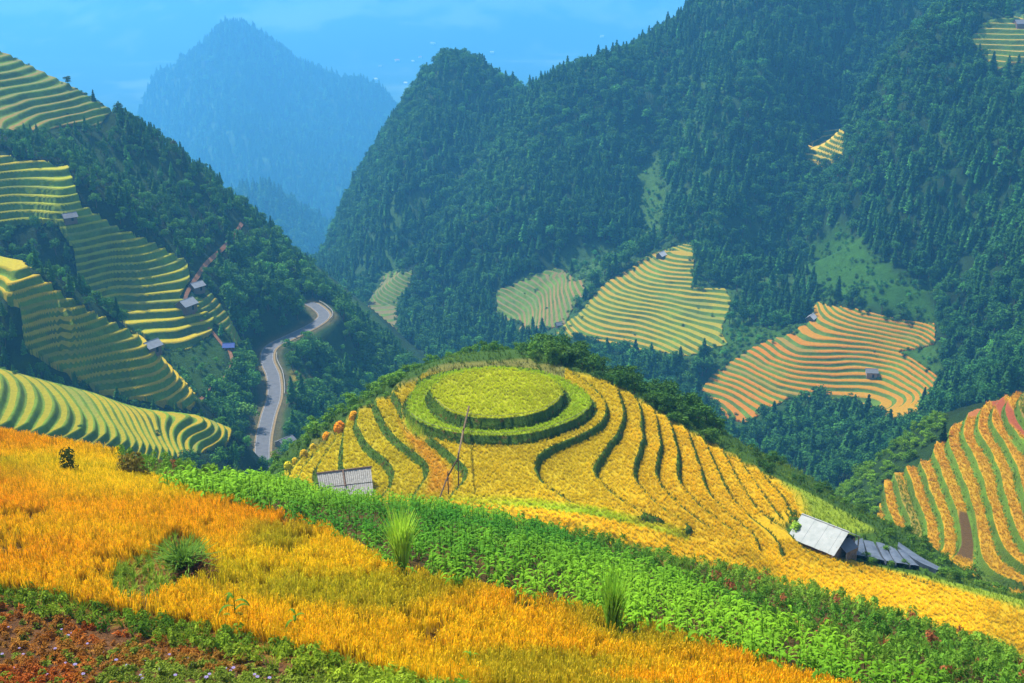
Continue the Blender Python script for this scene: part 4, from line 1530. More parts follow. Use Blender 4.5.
# the dark wood under the orange terraces
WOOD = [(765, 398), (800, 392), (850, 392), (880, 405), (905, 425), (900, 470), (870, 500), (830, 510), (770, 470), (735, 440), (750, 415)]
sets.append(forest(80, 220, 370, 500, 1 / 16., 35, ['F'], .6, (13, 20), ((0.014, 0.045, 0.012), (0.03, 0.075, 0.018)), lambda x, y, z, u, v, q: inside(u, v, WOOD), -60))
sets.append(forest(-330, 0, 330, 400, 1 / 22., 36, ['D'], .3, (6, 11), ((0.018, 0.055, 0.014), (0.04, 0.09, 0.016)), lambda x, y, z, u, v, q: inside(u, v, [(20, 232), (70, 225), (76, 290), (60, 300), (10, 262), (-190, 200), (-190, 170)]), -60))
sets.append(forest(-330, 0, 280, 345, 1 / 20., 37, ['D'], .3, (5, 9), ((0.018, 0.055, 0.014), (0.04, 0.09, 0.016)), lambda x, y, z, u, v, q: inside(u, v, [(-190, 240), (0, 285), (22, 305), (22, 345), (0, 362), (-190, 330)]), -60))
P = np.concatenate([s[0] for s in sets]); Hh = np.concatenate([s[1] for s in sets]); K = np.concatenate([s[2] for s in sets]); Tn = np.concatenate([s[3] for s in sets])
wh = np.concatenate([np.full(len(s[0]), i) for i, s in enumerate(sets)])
# trees one can pick out, by their place
SOLO = [(127, 117, 480, 530, 9, 1, "tall dark conifer standing highest among the trees on the left skyline"), (119, 118, 480, 530, 6.5, 0, "rounded tree just left of the tall conifer on the left skyline"), (94, 103, 480, 540, 5.5, 1, "thin lone conifer on the left skyline above the terraces"),
        (68, 87, 490, 540, 4.5, 0, "low dark tree leaning on the left skyline above the upper terraces"), (174, 152, 480, 530, 5, 0, "brownish tree on the left skyline below the tall conifer"), (185, 172, 470, 530, 9, 1, "dark conifer on the edge of the left ridge against the blue haze"),
        (249, 428, 300, 380, 8.5, 0, "light green slender tree left of the road"), (922, 414, 330, 480, 11, 1, "single dark conifer right of the orange terraces, behind the lower right hill"), (942, 443, 200, 260, 4.6, 1, "narrow dark tree on top of the lower right hill beside the pale path"),
        (858, 470, 195, 300, 5, 0, "light green tree left of the lower right hill, before the dark wood"), (805, 60, 600, 900, 15, 1, "tall conifer high on the right slope above the small yellow terraces")]


def tree(p, h, kind, tint, rz, label, group=None, shape=None, m=0):
    me_c, me_t = (CONIF if kind == 1 else BROAD)[m % 4]
    nm = "conifer_tree" if kind == 1 else "broadleaf_tree"
    o = empty(nm, p, rz, h)
    cr = link("crown", me_c, o)
    cr["tint"] = list(map(float, tint))
    link("trunk", me_t, o)
    wide = 1.0
    if kind == 0: o.scale = (h * 1.15, h * 1.15, h)
    tag(o, label, "tree", group)
    return o


for (a, b_, lo, hi, h, kd, lb) in SOLO:
    p = hit(H0, a, b_, lo, hi)
    tn = (0.022, 0.06, 0.014) if kd else (0.045, 0.10, 0.018)
    if "light green" in lb: tn = (0.10, 0.22, 0.02)
    if "brownish" in lb: tn = (0.08, 0.07, 0.02)
    tree(p, h, kd, tn, random.random() * 6, lb, None, None, random.randrange(4))

u, v, f = proj(P[:, 0], P[:, 1], P[:, 2])
size = Hh / f * FPX
inframe = (u > 0) & (u < 1024) & (v > 0) & (v < 520)
vis = np.zeros(len(P), bool)
cand = np.where(inframe)[0]
cand = cand[np.argsort(-size[cand])][:3500]
vis[cand] = visible(P[cand] + np.stack([0 * Hh[cand], 0 * Hh[cand], Hh[cand] * .7], 1))
order = cand[vis[cand]]
order = order[np.argsort(-size[order])][:285]
solo = np.zeros(len(P), bool)
solo[order] = True
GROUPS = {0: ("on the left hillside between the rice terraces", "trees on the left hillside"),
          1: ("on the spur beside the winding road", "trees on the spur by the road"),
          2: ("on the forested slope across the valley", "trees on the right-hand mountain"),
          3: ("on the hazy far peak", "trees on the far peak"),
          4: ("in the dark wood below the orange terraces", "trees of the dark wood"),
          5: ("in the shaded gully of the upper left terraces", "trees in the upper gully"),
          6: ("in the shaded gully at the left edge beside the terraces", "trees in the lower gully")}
for i in order:
    gt, gn = GROUPS[int(wh[i])]
    kn = "dark pointed conifer " if K[i] == 1 else "rounded green broadleaf tree "
    tree(P[i], Hh[i], int(K[i]), Tn[i], float(rng.random() * 6.28), kn + gt, gn + (", conifers" if K[i] == 1 else ", broadleaf"), None, int(rng.integers(4)))
r = ~solo
kc_ = r & (K == 1)
kb_ = r & (K == 0)
kinds = [CONIF[i] for i in range(4)] + [BROAD[i] for i in range(4)]


def forest_stuff(name, mask, label):
    n = int(mask.sum())
    lib = library("forest_tree", kinds)
    o = scatter(name, P[mask], np.stack([Hh[mask] * np.where(K[mask] == 1, 1, 1.2)] * 2 + [Hh[mask]], 1), Tn[mask], "forest_tree", kinds, label, "forest", None, .04, 61)
    q = np.random.default_rng(62)
    idx = np.where(K[mask] == 1, q.integers(0, 4, n), 4 + q.integers(0, 4, n)).astype(np.int32)
    o.data.attributes["idx"].data.foreach_set("value", idx)
    return o


forest_stuff("forest", r, "dense blue green forest covering the mountain slopes around the terraces")
print("trees", len(P), "solo", solo.sum())

# ---- scrub along the ragged edges of the terraced fields and over the clearings
Es, Hs, Ts = [], [], []
for (x0_, x1_, y0_, y1_, dn2, hk, sd_) in [(-330, 40, 205, 540, 1 / 5., 'D', 82), (-180, 560, 405, 930, 1 / 7., 'F', 83)]:
    x, y, q = sample(x0_, x1_, y0_, y1_, dn2, sd_)
    z = H0(x, y)
    u, v, f = proj(x, y, z)
    k = (u > -150) & (u < 1180) & (v > 0) & (v < 480)
    x, y, z, u, v = x[k], y[k], z[k], u[k], v[k]
    near = np.zeros(len(x), bool); deep = np.zeros(len(x), bool)
    for p in PATCH:
        if p['h'] != hk: continue
        sd2 = patch_sd(u, v, y, p, x)
        near |= np.abs(sd2 + 1 + 5 * fbm(x, y, 12, 85, 2)) < 4.5
        deep |= sd2 > 4
    md = np.zeros(len(x), bool)
    for poly, yr, c in MEADOW[:7]:
        md |= (sdf(u, v, poly) > -8) & (y > yr[0]) & (y < yr[1])
    rd, _ = seg_dist(x, y, ROAD)
    r_ = q.random(len(x))
    k = (rd > 6) & ((near & (r_ < .55)) | (deep & (r_ < .004)) | (md & ~deep & (r_ < .28 + .5 * fbm(x, y, 16, 86, 2))))
    for hp_ in HUTP: k &= np.hypot(x - hp_[0], y - hp_[1]) > 4
    for T in TRAILS: k &= seg_dist(x, y, T)[0] > 1.5
    n = int(k.sum())
    Es.append(np.stack([x, y, z - .1], 1)[k]); Hs.append(q.uniform(.7, 2.4, n) * (1.25 if hk == 'F' else .85))
    Ts.append(mixc((0.03, 0.09, 0.010), (0.085, 0.19, 0.014), q.random(n)))
Es = np.concatenate(Es); Hs = np.concatenate(Hs); Ts = np.concatenate(Ts)
scatter("terrace_scrub", Es, np.stack([Hs * 1.5, Hs * 1.5, Hs], 1), Ts, "shrub_kind", SHRUB, "low green scrub along the edges of the far terraces and over the clearings", "scrub", None, .1, 84)
print("scrub", len(Es))

# ---- shrubs behind and beside the round hill
x, y, q = sample(-60, 75, 95, 176, 1 / 2.6, 71)
z = BH(x, y)
zo = H(x, y, False)
u, v, f = proj(x, y, z)
of = out_fields(x, y)
right = (of > .4) & (x > 4) & (u < 720) & (y > 118)
farr = (of > .4) & (x > 22) & (u >= 700)
left = (of > .4) & (x <= 4) & (u > 270)
k = (z > zo - 2) & (out_hull(x, y, B_H) < 14) & ((right) | (farr & (q.random(len(x)) < .5)) | (left & (q.random(len(x)) < .8)))
k &= ~((y > 128) & (x <= 4) & (u > 410) & (u < 520) & (of < 6))
SHP = np.stack([x, y, z - .1], 1)[k]
uu = u[k]
sh = np.where(right[k], q.uniform(1.6, 3.6, k.sum()), np.where(left[k], q.uniform(.9, 2.2, k.sum()), q.uniform(.7, 1.7, k.sum())))
sh *= sstep(0.2, 2.5, of[k]) * .5 + .5
sn = fbm(x, y, 9, 81, 2)[k]
stn = mixc((0.04, 0.11, 0.012), (0.11, 0.22, 0.018), .4 + sn + .4 * (q.random(k.sum()) - .5))
lf = left[k]
stn[lf] = mixc((0.06, 0.16, 0.015), (0.14, 0.28, 0.02), .4 + sn[lf] + .4 * (q.random(lf.sum()) - .5))
# green slope at the left of the lower right hill, and its crest
x2, y2, q2 = sample(50, 110, 185, 250, 1 / 4., 73)
z2 = H0(x2, y2)
u2, v2, f2 = proj(x2, y2, z2)
kk = inside(u2, v2, [(822, 490), (860, 450), (900, 425), (935, 410), (945, 420), (925, 455), (905, 468), (884, 483), (876, 520), (884, 545), (850, 520)]) & (patch_sd(u2, v2, y2, PC) < 0)
SHP = np.concatenate([SHP, np.stack([x2, y2, z2 - .1], 1)[kk]])
sh = np.concatenate([sh, q2.uniform(1.2, 2.8, kk.sum())])
stn = np.concatenate([stn, mixc((0.07, 0.17, 0.012), (0.17, 0.32, 0.02), q2.random(kk.sum()))])
us, vs, fs = proj(SHP[:, 0], SHP[:, 1], SHP[:, 2])
SIDE = np.where(SHP[:, 1] > 182, 2, np.where(us > 520, 0, 1))
SLAB = [("leafy green shrub in the belt behind the round terraced hill", "shrubs behind the round hill"), ("bright green shrub on the left flank of the round terraced hill", "shrubs on the left flank of the round hill"), ("light green shrub on the grassy side of the lower right hill", "shrubs on the lower right hill")]
inf = np.where((us > 0) & (us < 1024))[0]
vv_ = np.zeros(len(SHP), bool)
tp = SHP[inf].copy(); tp[:, 2] += sh[inf] * .8
okv = np.ones(len(inf), bool)
for tt_ in np.linspace(.3, .985, 60):
    Q = tp * tt_
    zz = H(Q[:, 0], Q[:, 1], False)
    mm = (Q[:, 0] > -62) & (Q[:, 0] < 78) & (Q[:, 1] > 84) & (Q[:, 1] < 178)
    zz[mm] = np.maximum(zz[mm], BH(Q[mm, 0], Q[mm, 1]))
    okv &= Q[:, 2] > zz - .2
o_ = inf[okv]
o_ = o_[np.argsort(-(sh[o_] / fs[o_]))][:280]
for i in o_:
    lb, gr = SLAB[SIDE[i]]
    o = empty("shrub", SHP[i], float(rng.random() * 6.28), 1.0)
    o.scale = (sh[i] * 1.25, sh[i] * 1.25, sh[i])
    m = SHRUB[int(rng.integers(3))]
    c = link("crown", m[0], o)
    c["tint"] = list(map(float, stn[i]))
    link("trunk", m[1], o)
    tag(o, lb, "shrub", gr)
rs = np.ones(len(SHP), bool); rs[o_] = False
scatter("undergrowth", SHP[rs], np.stack([sh[rs] * 1.25, sh[rs] * 1.25, sh[rs]], 1), stn[rs], "shrub_kind", SHRUB, "low green undergrowth around the round terraced hill", "undergrowth", None, .08, 74)
print("shrubs", len(SHP))

# ================================================================= road and paths
t = NT("asphalt")
n1 = t.noise(.6, 5); n2 = t.noise(6, 3)
t.base(t.ramp(t.math('MULTIPLY_ADD', n2, .4, t.math('MULTIPLY', n1, .6)), [(.3, (0.065, 0.07, 0.078)), (.7, (0.115, 0.12, 0.13))]))
M_ROAD = t.m
M_DIRT = simple_mat("red_dirt", (0.20, 0.095, 0.045), .35, 1.5)
M_VERGE = simple_mat("road_verge", (0.17, 0.125, 0.06), .35, 1.2)
M_PAINT = simple_mat("road_paint", (0.26, 0.26, 0.25), .15, 4)
M_CONC = simple_mat("concrete", (0.38, 0.36, 0.33), .2, 2)


def ribbon(name, P, wl, wr_, mat, zfn, dz, kind='structure', cols=2):
    P = np.asarray(P)
    T = np.gradient(P, axis=0)
    T /= np.linalg.norm(T, axis=1, keepdims=True) + 1e-9
    N = np.stack([T[:, 1], -T[:, 0]], 1)
    rows = []
    for c in range(cols + 1):
        o = -wl + (wl + wr_) * c / cols
        Q = P + N * o
        rows.append(np.stack([Q[:, 0], Q[:, 1], zfn(Q[:, 0], Q[:, 1]) + dz], 1))
    G = np.stack(rows, 1)
    n, m = G.shape[:2]
    idx = np.arange(n * m).reshape(n, m)
    F = np.stack([idx[:-1, :-1], idx[:-1, 1:], idx[1:, 1:], idx[1:, :-1]], -1).reshape(-1, 4)
    me = mesh_np(name, G.reshape(-1, 3), F, mat)
    bm_up = me.polygons[0].normal.z
    if bm_up < 0: me.flip_normals()
    o = link(name, me)
    tag(o, None, None, None, kind)
    return o


flat = lambda x, y: np.full(np.shape(x), ROAD_Z)
ribbon("road_shoulder", ROAD, 2.6, 3.0, M_VERGE, flat, 0.02)
ribbon("road", ROAD, 2.25, 2.25, M_ROAD, flat, 0.06)
b = MB()


def line_strip(off, w):
    P_ = ROAD
    T = np.gradient(P_, axis=0); T /= np.linalg.norm(T, axis=1, keepdims=True)
    N = np.stack([T[:, 1], -T[:, 0]], 1)
    A = P_ + N * (off - w / 2); Bq = P_ + N * (off + w / 2)
    return A, Bq


for off in (-2.02, 2.02):
    A, Bq = line_strip(off, .1)
    n = len(A)
    b.add([(*p, ROAD_Z + .075) for p in A] + [(*p, ROAD_Z + .075) for p in Bq], [(i, n + i, n + i + 1, i + 1) for i in range(n - 1)])
tag(b.build("road_marking", M_PAINT), None, None, None, 'structure')
for i, T in enumerate(TRAILS):
    def zf(xx, yy):
        z_ = H0(xx, yy)
        return z_
    # lay the path on the ground, above the terrace steps it crosses
    ribbon("dirt_path", T, .6, .6, M_DIRT, lambda xx, yy: H0(xx, yy), .35)


def rail(i0, i1, off, label):
    P_ = ROAD[i0:i1]
    T = np.gradient(P_, axis=0); T /= np.linalg.norm(T, axis=1, keepdims=True)
    N = np.stack([T[:, 1], -T[:, 0]], 1)
    Q = P_ + N * off
    c = Q[len(Q) // 2]
    o = empty("guardrail", (c[0], c[1], ROAD_Z))
    b = MB()
    for dz_ in (.62, .78):
        b.tube([(p[0] - c[0], p[1] - c[1], dz_) for p in Q], .11, 5)
    b.build("rail", M_PAINT, o)
    L_ = np.concatenate([[0], np.cumsum(np.linalg.norm(np.diff(Q, axis=0), axis=1))])
    for s in np.arange(0, L_[-1], 4.0):
        b = MB()
        b.box((np.interp(s, L_, Q[:, 0]) - c[0], np.interp(s, L_, Q[:, 1]) - c[1], .42), (.16, .16, .9))
        b.build("post", M_CONC, o)
    tag(o, label, "guardrail")


sg = 1 if np.cross(ROAD[41] - ROAD[40], np.array([1.0, 0])) < 0 else -1
rail(32, 52, 3.5 * sg, "pale guardrail along the inner bend in the middle of the winding road")
rail(76, 94, 3.5 * sg, "pale guardrail around the far hairpin of the winding road")

# ================================================================= huts
M_ROOF_PALE = simple_mat("pale_sheet_roof", (0.20, 0.21, 0.22), .15, 1.2, .5)
M_ROOF_GREY = simple_mat("grey_sheet_roof", (0.13, 0.135, 0.145), .2, 1.5, .55)
M_ROOF_BLUE = simple_mat("blue_tarpaulin", (0.05, 0.08, 0.25), .2, 1.5, .5)
M_ROOF_WHITE = simple_mat("white_sheet_roof", (0.42, 0.42, 0.42), .1, 1.5, .5)
M_ROOF_RED = simple_mat("red_tile_roof", (0.45, 0.12, 0.06), .2, 1.5)
M_WOOD = simple_mat("weathered_boards", (0.15, 0.10, 0.07), .4, 4, .9)
M_WOODPALE = simple_mat("pale_boards", (0.30, 0.22, 0.15), .4, 4, .9)
M_WALLWHITE = simple_mat("pale_wall", (0.6, 0.58, 0.55), .15, 2)
M_DARK = simple_mat("dark_opening", (0.02, 0.018, 0.015), .2, 3)


def hut(p, rz, w, l, wh_, rh, mroof, mwall, label, cat="hut", name="hut", group=None, door=True, over=.5):
    o = empty(name, p, rz)
    b = MB()
    # walls with gables, sunk into the slope
    hw, hl = w / 2, l / 2
    for sx in (-1, 1):
        b.box((sx * hl, 0, wh_ / 2 - .6), (.12, w, wh_ + 1.2))
        x_ = sx * hl
        b.add([(x_ - .06, -hw, wh_), (x_ - .06, hw, wh_), (x_ - .06, 0, wh_ + rh), (x_ + .06, -hw, wh_), (x_ + .06, hw, wh_), (x_ + .06, 0, wh_ + rh)], [(0, 2, 1), (3, 4, 5)])
    for sy in (-1, 1):
        b.box((0, sy * hw, wh_ / 2 - .6), (l - .13, .12, wh_ + 1.2))
    wl = b.build("wall", mwall, o)
    b = MB()
    e = over
    k_ = rh / hw
    for sy in (-1, 1):
        b.slab((-hl - e, sy * (hw + e), wh_ - e * k_ + .06), (hl + e, sy * (hw + e), wh_ - e * k_ + .06), (hl + e, 0, wh_ + rh + .06), (-hl - e, 0, wh_ + rh + .06), .06 if sy < 0 else -.06)
    b.tube([(-hl - e, 0, wh_ + rh + .08), (hl + e, 0, wh_ + rh + .08)], .09, 5)
    b.build("roof", mroof, o)
    if door:
        b = MB()
        b.box((l * .12, -hw - .08, .75), (.8, .05, 1.5))
        b.build("door", M_DARK, o)
    tag(o, label, cat, group)
    return o


hut(HUTP[0], 1.0, 4.6, 5.2, 2.2, 1.5, M_ROOF_PALE, M_WOOD, "largest pale roofed wooden hut on the left hillside beside the red path")
hut(HUTP[1], .9, 3.4, 4.2, 1.9, 1.1, M_ROOF_PALE, M_WOOD, "small pale roofed hut just above the largest hut on the left hillside")
hut(HUTP[2], .95, 3.6, 4.2, 2.0, 1.2, M_ROOF_PALE, M_WOOD, "pale roofed hut on the crest of the lower left terraces")
hut(HUTP[3], .1, 2.4, 3.2, 1.0, .8, M_ROOF_BLUE, M_WOOD, "small shelter with a blue tarpaulin roof at the end of the left terraces", door=False)
hut(HUTP[4], .6, 3.0, 4.0, 1.5, 1.0, M_ROOF_GREY, M_WOOD, "small dark grey hut high among the upper left terraces")
hut(HUTP[5], .9, 3.4, 4.2, 2.0, 1.4, M_ROOF_WHITE, M_WOOD, "white roofed hut on top of the terraces across the valley")
hut(HUTP[6], 1.0, 3.2, 3.8, 1.9, 1.4, M_ROOF_WHITE, M_WOOD, "white roofed hut at the upper left of the orange terraces")
hut(HUTP[7], -.1, 3.6, 4.4, 2.4, 1.0, M_ROOF_GREY, M_WOODPALE, "grey roofed hut in the middle of the orange terraces")
hut(HUTP[8], .9, 4.5, 4.5, 1.6, 1.2, M_ROOF_GREY, M_CONC, "grey roofed house beside the lower end of the road", "house", "house")
hut(HUTP[9], .1, 5, 7, 2.2, 1.6, M_ROOF_GREY, M_WOOD, "grey roofed hut at the top right corner above the highest terraces")
hut(HUTP[10], .4, 2.4, 3.0, 1.2, .9, M_ROOF_GREY, M_WOOD, "tiny dark hut at the left corner of the terraces across the valley", door=False)
# the village far down the valley
VIL = [(433, 44, 1, 13, "long pale roofed house highest in the hazy village"), (397, 61, 2, 11, "red roofed house at the left of the hazy village"), (413, 62, 0, 7, "small white house right of the red roofed village house"), (376, 80, 0, 9, "pale house at the lower left of the hazy village beside the peak"),
       (406, 84, 0, 9, "pale house lowest in the middle of the hazy village"), (492, 53, 0, 10, "pale house at the right of the hazy village above the ridge"), (380, 67, 1, 8, "grey roofed house left of the red roofed village house"), (489, 72, 0, 9, "pale house behind the right side of the pointed ridge"),
       (500, 82, 1, 9, "grey roofed house low in the notch of the ridge"), (420, 58, 2, 7, "small red roofed house in the middle of the hazy village"), (602, 37, 0, 10, "lone white house far off above the right ridge"), (440, 70, 1, 8, "grey house left of the pointed ridge top"), (475, 62, 1, 8, "grey house just right of the pointed ridge top")]
for a, b_, rt, sz, lb in VIL:
    p = hit(H0, a, b_, 4200, 7700, 1800)
    hut(p, random.uniform(-.6, .6), sz * 1.2, sz * 1.7, 5.0, 3.6, [M_ROOF_WHITE, M_ROOF_PALE, M_ROOF_RED][rt], M_WALLWHITE, lb, "house", "village_house", "houses of the hazy village", door=False)

# ---- the near hut with a metal roof
t = NT("corrugated_sheet")
tc = t.n('ShaderNodeTexCoord')
wv = t.n('ShaderNodeTexWave'); wv.inputs['Scale'].default_value = 14; wv.bands_direction = 'X'
t.l(tc.outputs['Object'], wv.inputs['Vector'])
t.base(t.mix(t.math('GREATER_THAN', t.noise(2.4, 5, rough=.8), .64), t.ramp(t.noise(1.5, 4), [(.3, (0.25, 0.275, 0.255)), (.7, (0.33, 0.345, 0.325))]), (0.20, 0.14, 0.09)))
t.b.inputs['Roughness'].default_value = .6
M_CORR = t.m
base = hit(BH, 812, 552, 90, 135)
E1, E2 = unz(787, 537, -64.1), unz(834, 556, -64.1)
R1, R2 = unz(802, 514, -62.5), unz(843, 531, -62.5)
ax = (E2 - E1); ax[2] = 0; ln = np.linalg.norm(ax); ax /= ln
E2 = E1 + ax * ln
R1 = R1; R2 = R1 + ax * ln
dn_ = (R1 - E1)
B1 = R1 + np.array([dn_[0], dn_[1], -abs(dn_[2])]); B2 = B1 + ax * ln
ctr = (E1 + E2 + B1 + B2) / 4
o = empty("metal_roofed_hut", (ctr[0], ctr[1], base[2]))
c0 = np.array([ctr[0], ctr[1], base[2]])
b = MB()
for i in range(7):
    f0, f1 = i / 7, (i + 1.06) / 7 if i < 6 else 1.0
    dz_ = np.array([0, 0, .022 * (i % 2)])
    b.slab(E1 - c0 + ax * ln * f0 + dz_, E1 - c0 + ax * ln * f1 + dz_, R1 - c0 + ax * ln * f1 + dz_, R1 - c0 + ax * ln * f0 + dz_, .03)
b.slab(R1 - c0, R2 - c0, B2 - c0, B1 - c0, .06)
b.tube([R1 - c0 + [0, 0, .03], R2 - c0 + [0, 0, .03]], .08, 6)
b.build("roof", M_CORR, o)
b = MB()
ins = .35
q1, q2 = E1 - c0 + ax * ins, E2 - c0 - ax * ins
g1, g2 = B1 - c0 + ax * ins, B2 - c0 - ax * ins
mv = (g1 - q1); mv[2] = 0; mv /= np.linalg.norm(mv)
q1 += mv * .4; q2 += mv * .4; g1 -= mv * .4; g2 -= mv * .4
top_ = q1[2] - .05


def wallseg(b, p, r, h0, h1):
    p = np.array(p); r = np.array(r)
    d = r - p; d[2] = 0; d /= np.linalg.norm(d)
    nn = np.array([-d[1], d[0], 0]) * .05
    b.add([p - nn + [0, 0, h0 - p[2]], r - nn + [0, 0, h0 - r[2]], r - nn + [0, 0, h1 - r[2]], p - nn + [0, 0, h1 - p[2]], p + nn + [0, 0, h0 - p[2]], r + nn + [0, 0, h0 - r[2]], r + nn + [0, 0, h1 - r[2]], p + nn + [0, 0, h1 - p[2]]],
          [(0, 1, 2, 3), (7, 6, 5, 4), (0, 4, 5, 1), (1, 5, 6, 2), (2, 6, 7, 3), (3, 7, 4, 0)])


wallseg(b, q1, q2, -1.5, top_); wallseg(b, g1, g2, -1.5, top_ + .05)
wallseg(b, q1 + mv * .06, g1 - mv * .06, -1.5, top_ + .02)
wallseg(b, q2 + mv * .06, g2 - mv * .06, -1.5, top_ + .02)
b.build("wall", M_WOOD, o)
for pp in (E1, E2, B1, B2):
    b = MB()
    pq = pp - c0 + (ax * .15 if pp is E1 or pp is B1 else -ax * .15)
    b.tube([(pq[0], pq[1], -1.6), (pq[0], pq[1], pq[2] - .03)], .07, 6)
    b.build("post", M_WOODPALE, o)
tag(o, "hut with a broad pale metal roof at the right foot of the round hill", "hut")
# the lean-to beside it
Lp = [unz(837, 543, -63.9), unz(846.5, 553, -64.3), unz(858.5, 547, -64.3), unz(850, 537, -63.9)]
cc = sum(Lp) / 4
gb_ = BH(np.array([cc[0]]), np.array([cc[1]]))[0]
o = empty("lean_to_shed", (cc[0], cc[1], gb_))
c1_ = np.array([cc[0], cc[1], gb_])
b = MB(); b.slab(*[p - c1_ for p in Lp], .05); b.build("roof", M_ROOF_GREY, o)
b = MB()
wq = [(p - c1_) * np.array([.86, .86, 1]) for p in Lp]
for i in range(4): 
    a1, a2 = wq[i], wq[(i + 1) % 4]
    if i != 0: wallseg(b, a1 * .98, a2 * .98, -1.2, min(a1[2], a2[2]) - .07)
b.build("wall", M_WOOD, o)
for p in wq:
    b = MB(); b.tube([(p[0], p[1], -1.2), (p[0], p[1], p[2] - .04)], .06, 6); b.build("post", M_WOODPALE, o)
tag(o, "low grey roofed lean-to at the right end of the metal roofed hut", "shed")
# creeper on its left end
cr_ = weed_mesh(91, 260, 1.0, .5, .075)
ob = link("creeper", cr_)
pm = (E1 * .45 + R1 * .55) + ax * .25
ob.location = (pm[0] - .1, pm[1], pm[2] - .45)
ob.scale = (1.3, 1.6, .8)
ob["tint"] = [0.22, 0.36, 0.03]
tag(ob, "yellow green creeper hanging over the left end of the pale metal roof", "creeper")
# grey covered beds below it
t = NT("grey_sheeting")
t.base(t.ramp(t.noise(1.2, 4), [(.3, (0.05, 0.065, 0.085)), (.7, (0.10, 0.12, 0.15))]))
t.b.inputs['Roughness'].default_value = .4
t.bump(t.noise(5, 3), .5, .05)
M_SHEET = t.m
BED = [([(862, 542), (866, 561)], [(851, 547), (852, 559)]), ([(873, 546), (880, 560), (884, 565)], [(863, 544), (868, 558), (874, 563)]), ([(884, 548), (890, 560), (894, 567)], [(875.5, 546), (882, 560), (886, 565)]),
       ([(895, 553), (903, 564), (908, 569)], [(886, 549), (892, 562), (896, 567)]), ([(904, 555), (914, 566), (919, 570.5)], [(897, 553.5), (905, 564.5), (910, 569)]), ([(898, 546), (922, 562), (947, 575)], [(897, 550), (915, 564), (936, 574)])]
BLB = ["grey sheeted bed right against the lean-to shed", "second grey sheeted bed counted from the lean-to shed", "third grey sheeted bed counted from the lean-to shed", "fourth grey sheeted bed counted from the lean-to shed", "fifth grey sheeted bed, short, beside the long outermost one", "long narrow grey sheeted bed, outermost at the hill's edge"]
for (ra, rb), lb in zip(BED, BLB):
    A = smooth_poly(ra, 10); Bq = smooth_poly(rb, 10)
    n = min(len(A), len(Bq))
    rows = []
    for i in range(n):
        a_ = hit(BH, A[i][0], A[i][1], 92, 140, 400); b2 = hit(BH, Bq[i][0], Bq[i][1], 92, 140, 400)
        rows.append([b2 + [0, 0, -.5], b2 + [0, 0, .5], (a_ + b2) / 2 + [0, 0, .55], a_ + [0, 0, .5], a_ + [0, 0, -.5]])
    G = np.array(rows)
    c_ = G.reshape(-1, 3).mean(0)
    idx = np.arange(n * 5).reshape(n, 5)
    F = np.stack([idx[:-1, :-1], idx[:-1, 1:], idx[1:, 1:], idx[1:, :-1]], -1).reshape(-1, 4)
    me = mesh_np("sheeted_bed", (G - c_).reshape(-1, 3), F, M_SHEET)
    ob = link("sheeted_bed", me); ob.location = c_
    tag(ob, lb, "covered bed", "grey sheeted beds below the metal roofed hut")

# ---- hut with the slatted roof
T1, T2 = unz(317, 474, -58.7), unz(371, 467, -58.7)
S1, S2 = unz(322, 500, -60.3), unz(374, 495, -60.3)
gz = BH(np.array([(S1[0] + S2[0]) / 2]), np.array([(S1[1] + T1[1]) / 2]))[0]
c2 = np.array([(S1[0] + S2[0]) / 2, (S1[1] + T1[1]) / 2, min(gz, -62.4)])
o = empty("slatted_hut", c2)
b = MB()
NS = 26
for i in range(NS):
    a0, a1 = i / NS, (i + .86) / NS
    dz_ = np.array([0, 0, .014 * ((i * 7) % 3)])
    P0 = T1 * (1 - a0) + T2 * a0; P1 = T1 * (1 - a1) + T2 * a1
    Q0 = S1 * (1 - a0) + S2 * a0; Q1 = S1 * (1 - a1) + S2 * a1
    m0, m1 = P0 * .46 + Q0 * .54, P1 * .46 + Q1 * .54
    b.slab(Q0 - c2 + dz_, Q1 - c2 + dz_, m1 - c2 + dz_ + [0, 0, -.03], m0 - c2 + dz_ + [0, 0, -.03], .03)
    b.slab(m0 - c2 + dz_ + [0, 0, .03], m1 - c2 + dz_ + [0, 0, .03], P1 - c2 + dz_, P0 - c2 + dz_, .03)
M_SLAT = simple_mat("weathered_slats", (0.27, 0.26, 0.225), .35, 5, .8)
b.build("roof", M_SLAT, o)
b = MB()
b.tube([T1 - c2 + [-.1, 0, .06], T2 - c2 + [.1, 0, .06]], .09, 6)
mid0, mid1 = (T1 * .52 + T2 * .48), (S1 * .52 + S2 * .48)
b.tube([mid0 - c2 + [0, 0, .1], mid0 * .4 + mid1 * .6 - c2 + [0, 0, .1]], .09, 6)
b.build("ridge_pole", M_WOOD, o)
b = MB()
bk1, bk2 = T1 + [0, .1, 0], T2 + [0, .1, 0]
wallseg(b, bk1 - c2, bk2 - c2, -2.5, (T1 - c2)[2] - .1)
wallseg(b, S1 - c2 + [.3, .5, 0], S2 - c2 + [-.3, .5, 0], -2.5, (S1 - c2)[2] + .1)
wallseg(b, T2 - c2 + [-.3, -.1, 0], S2 - c2 + [-.3, .6, 0], -2.5, (S2 - c2)[2] + .2)
wallseg(b, T1 - c2 + [.3, -.1, 0], S1 - c2 + [.3, .6, 0], -2.5, (S1 - c2)[2] + .2)
b.build("wall", M_WOOD, o)
tag(o, "hut with a grey weathered slatted roof half hidden behind the maize", "hut")

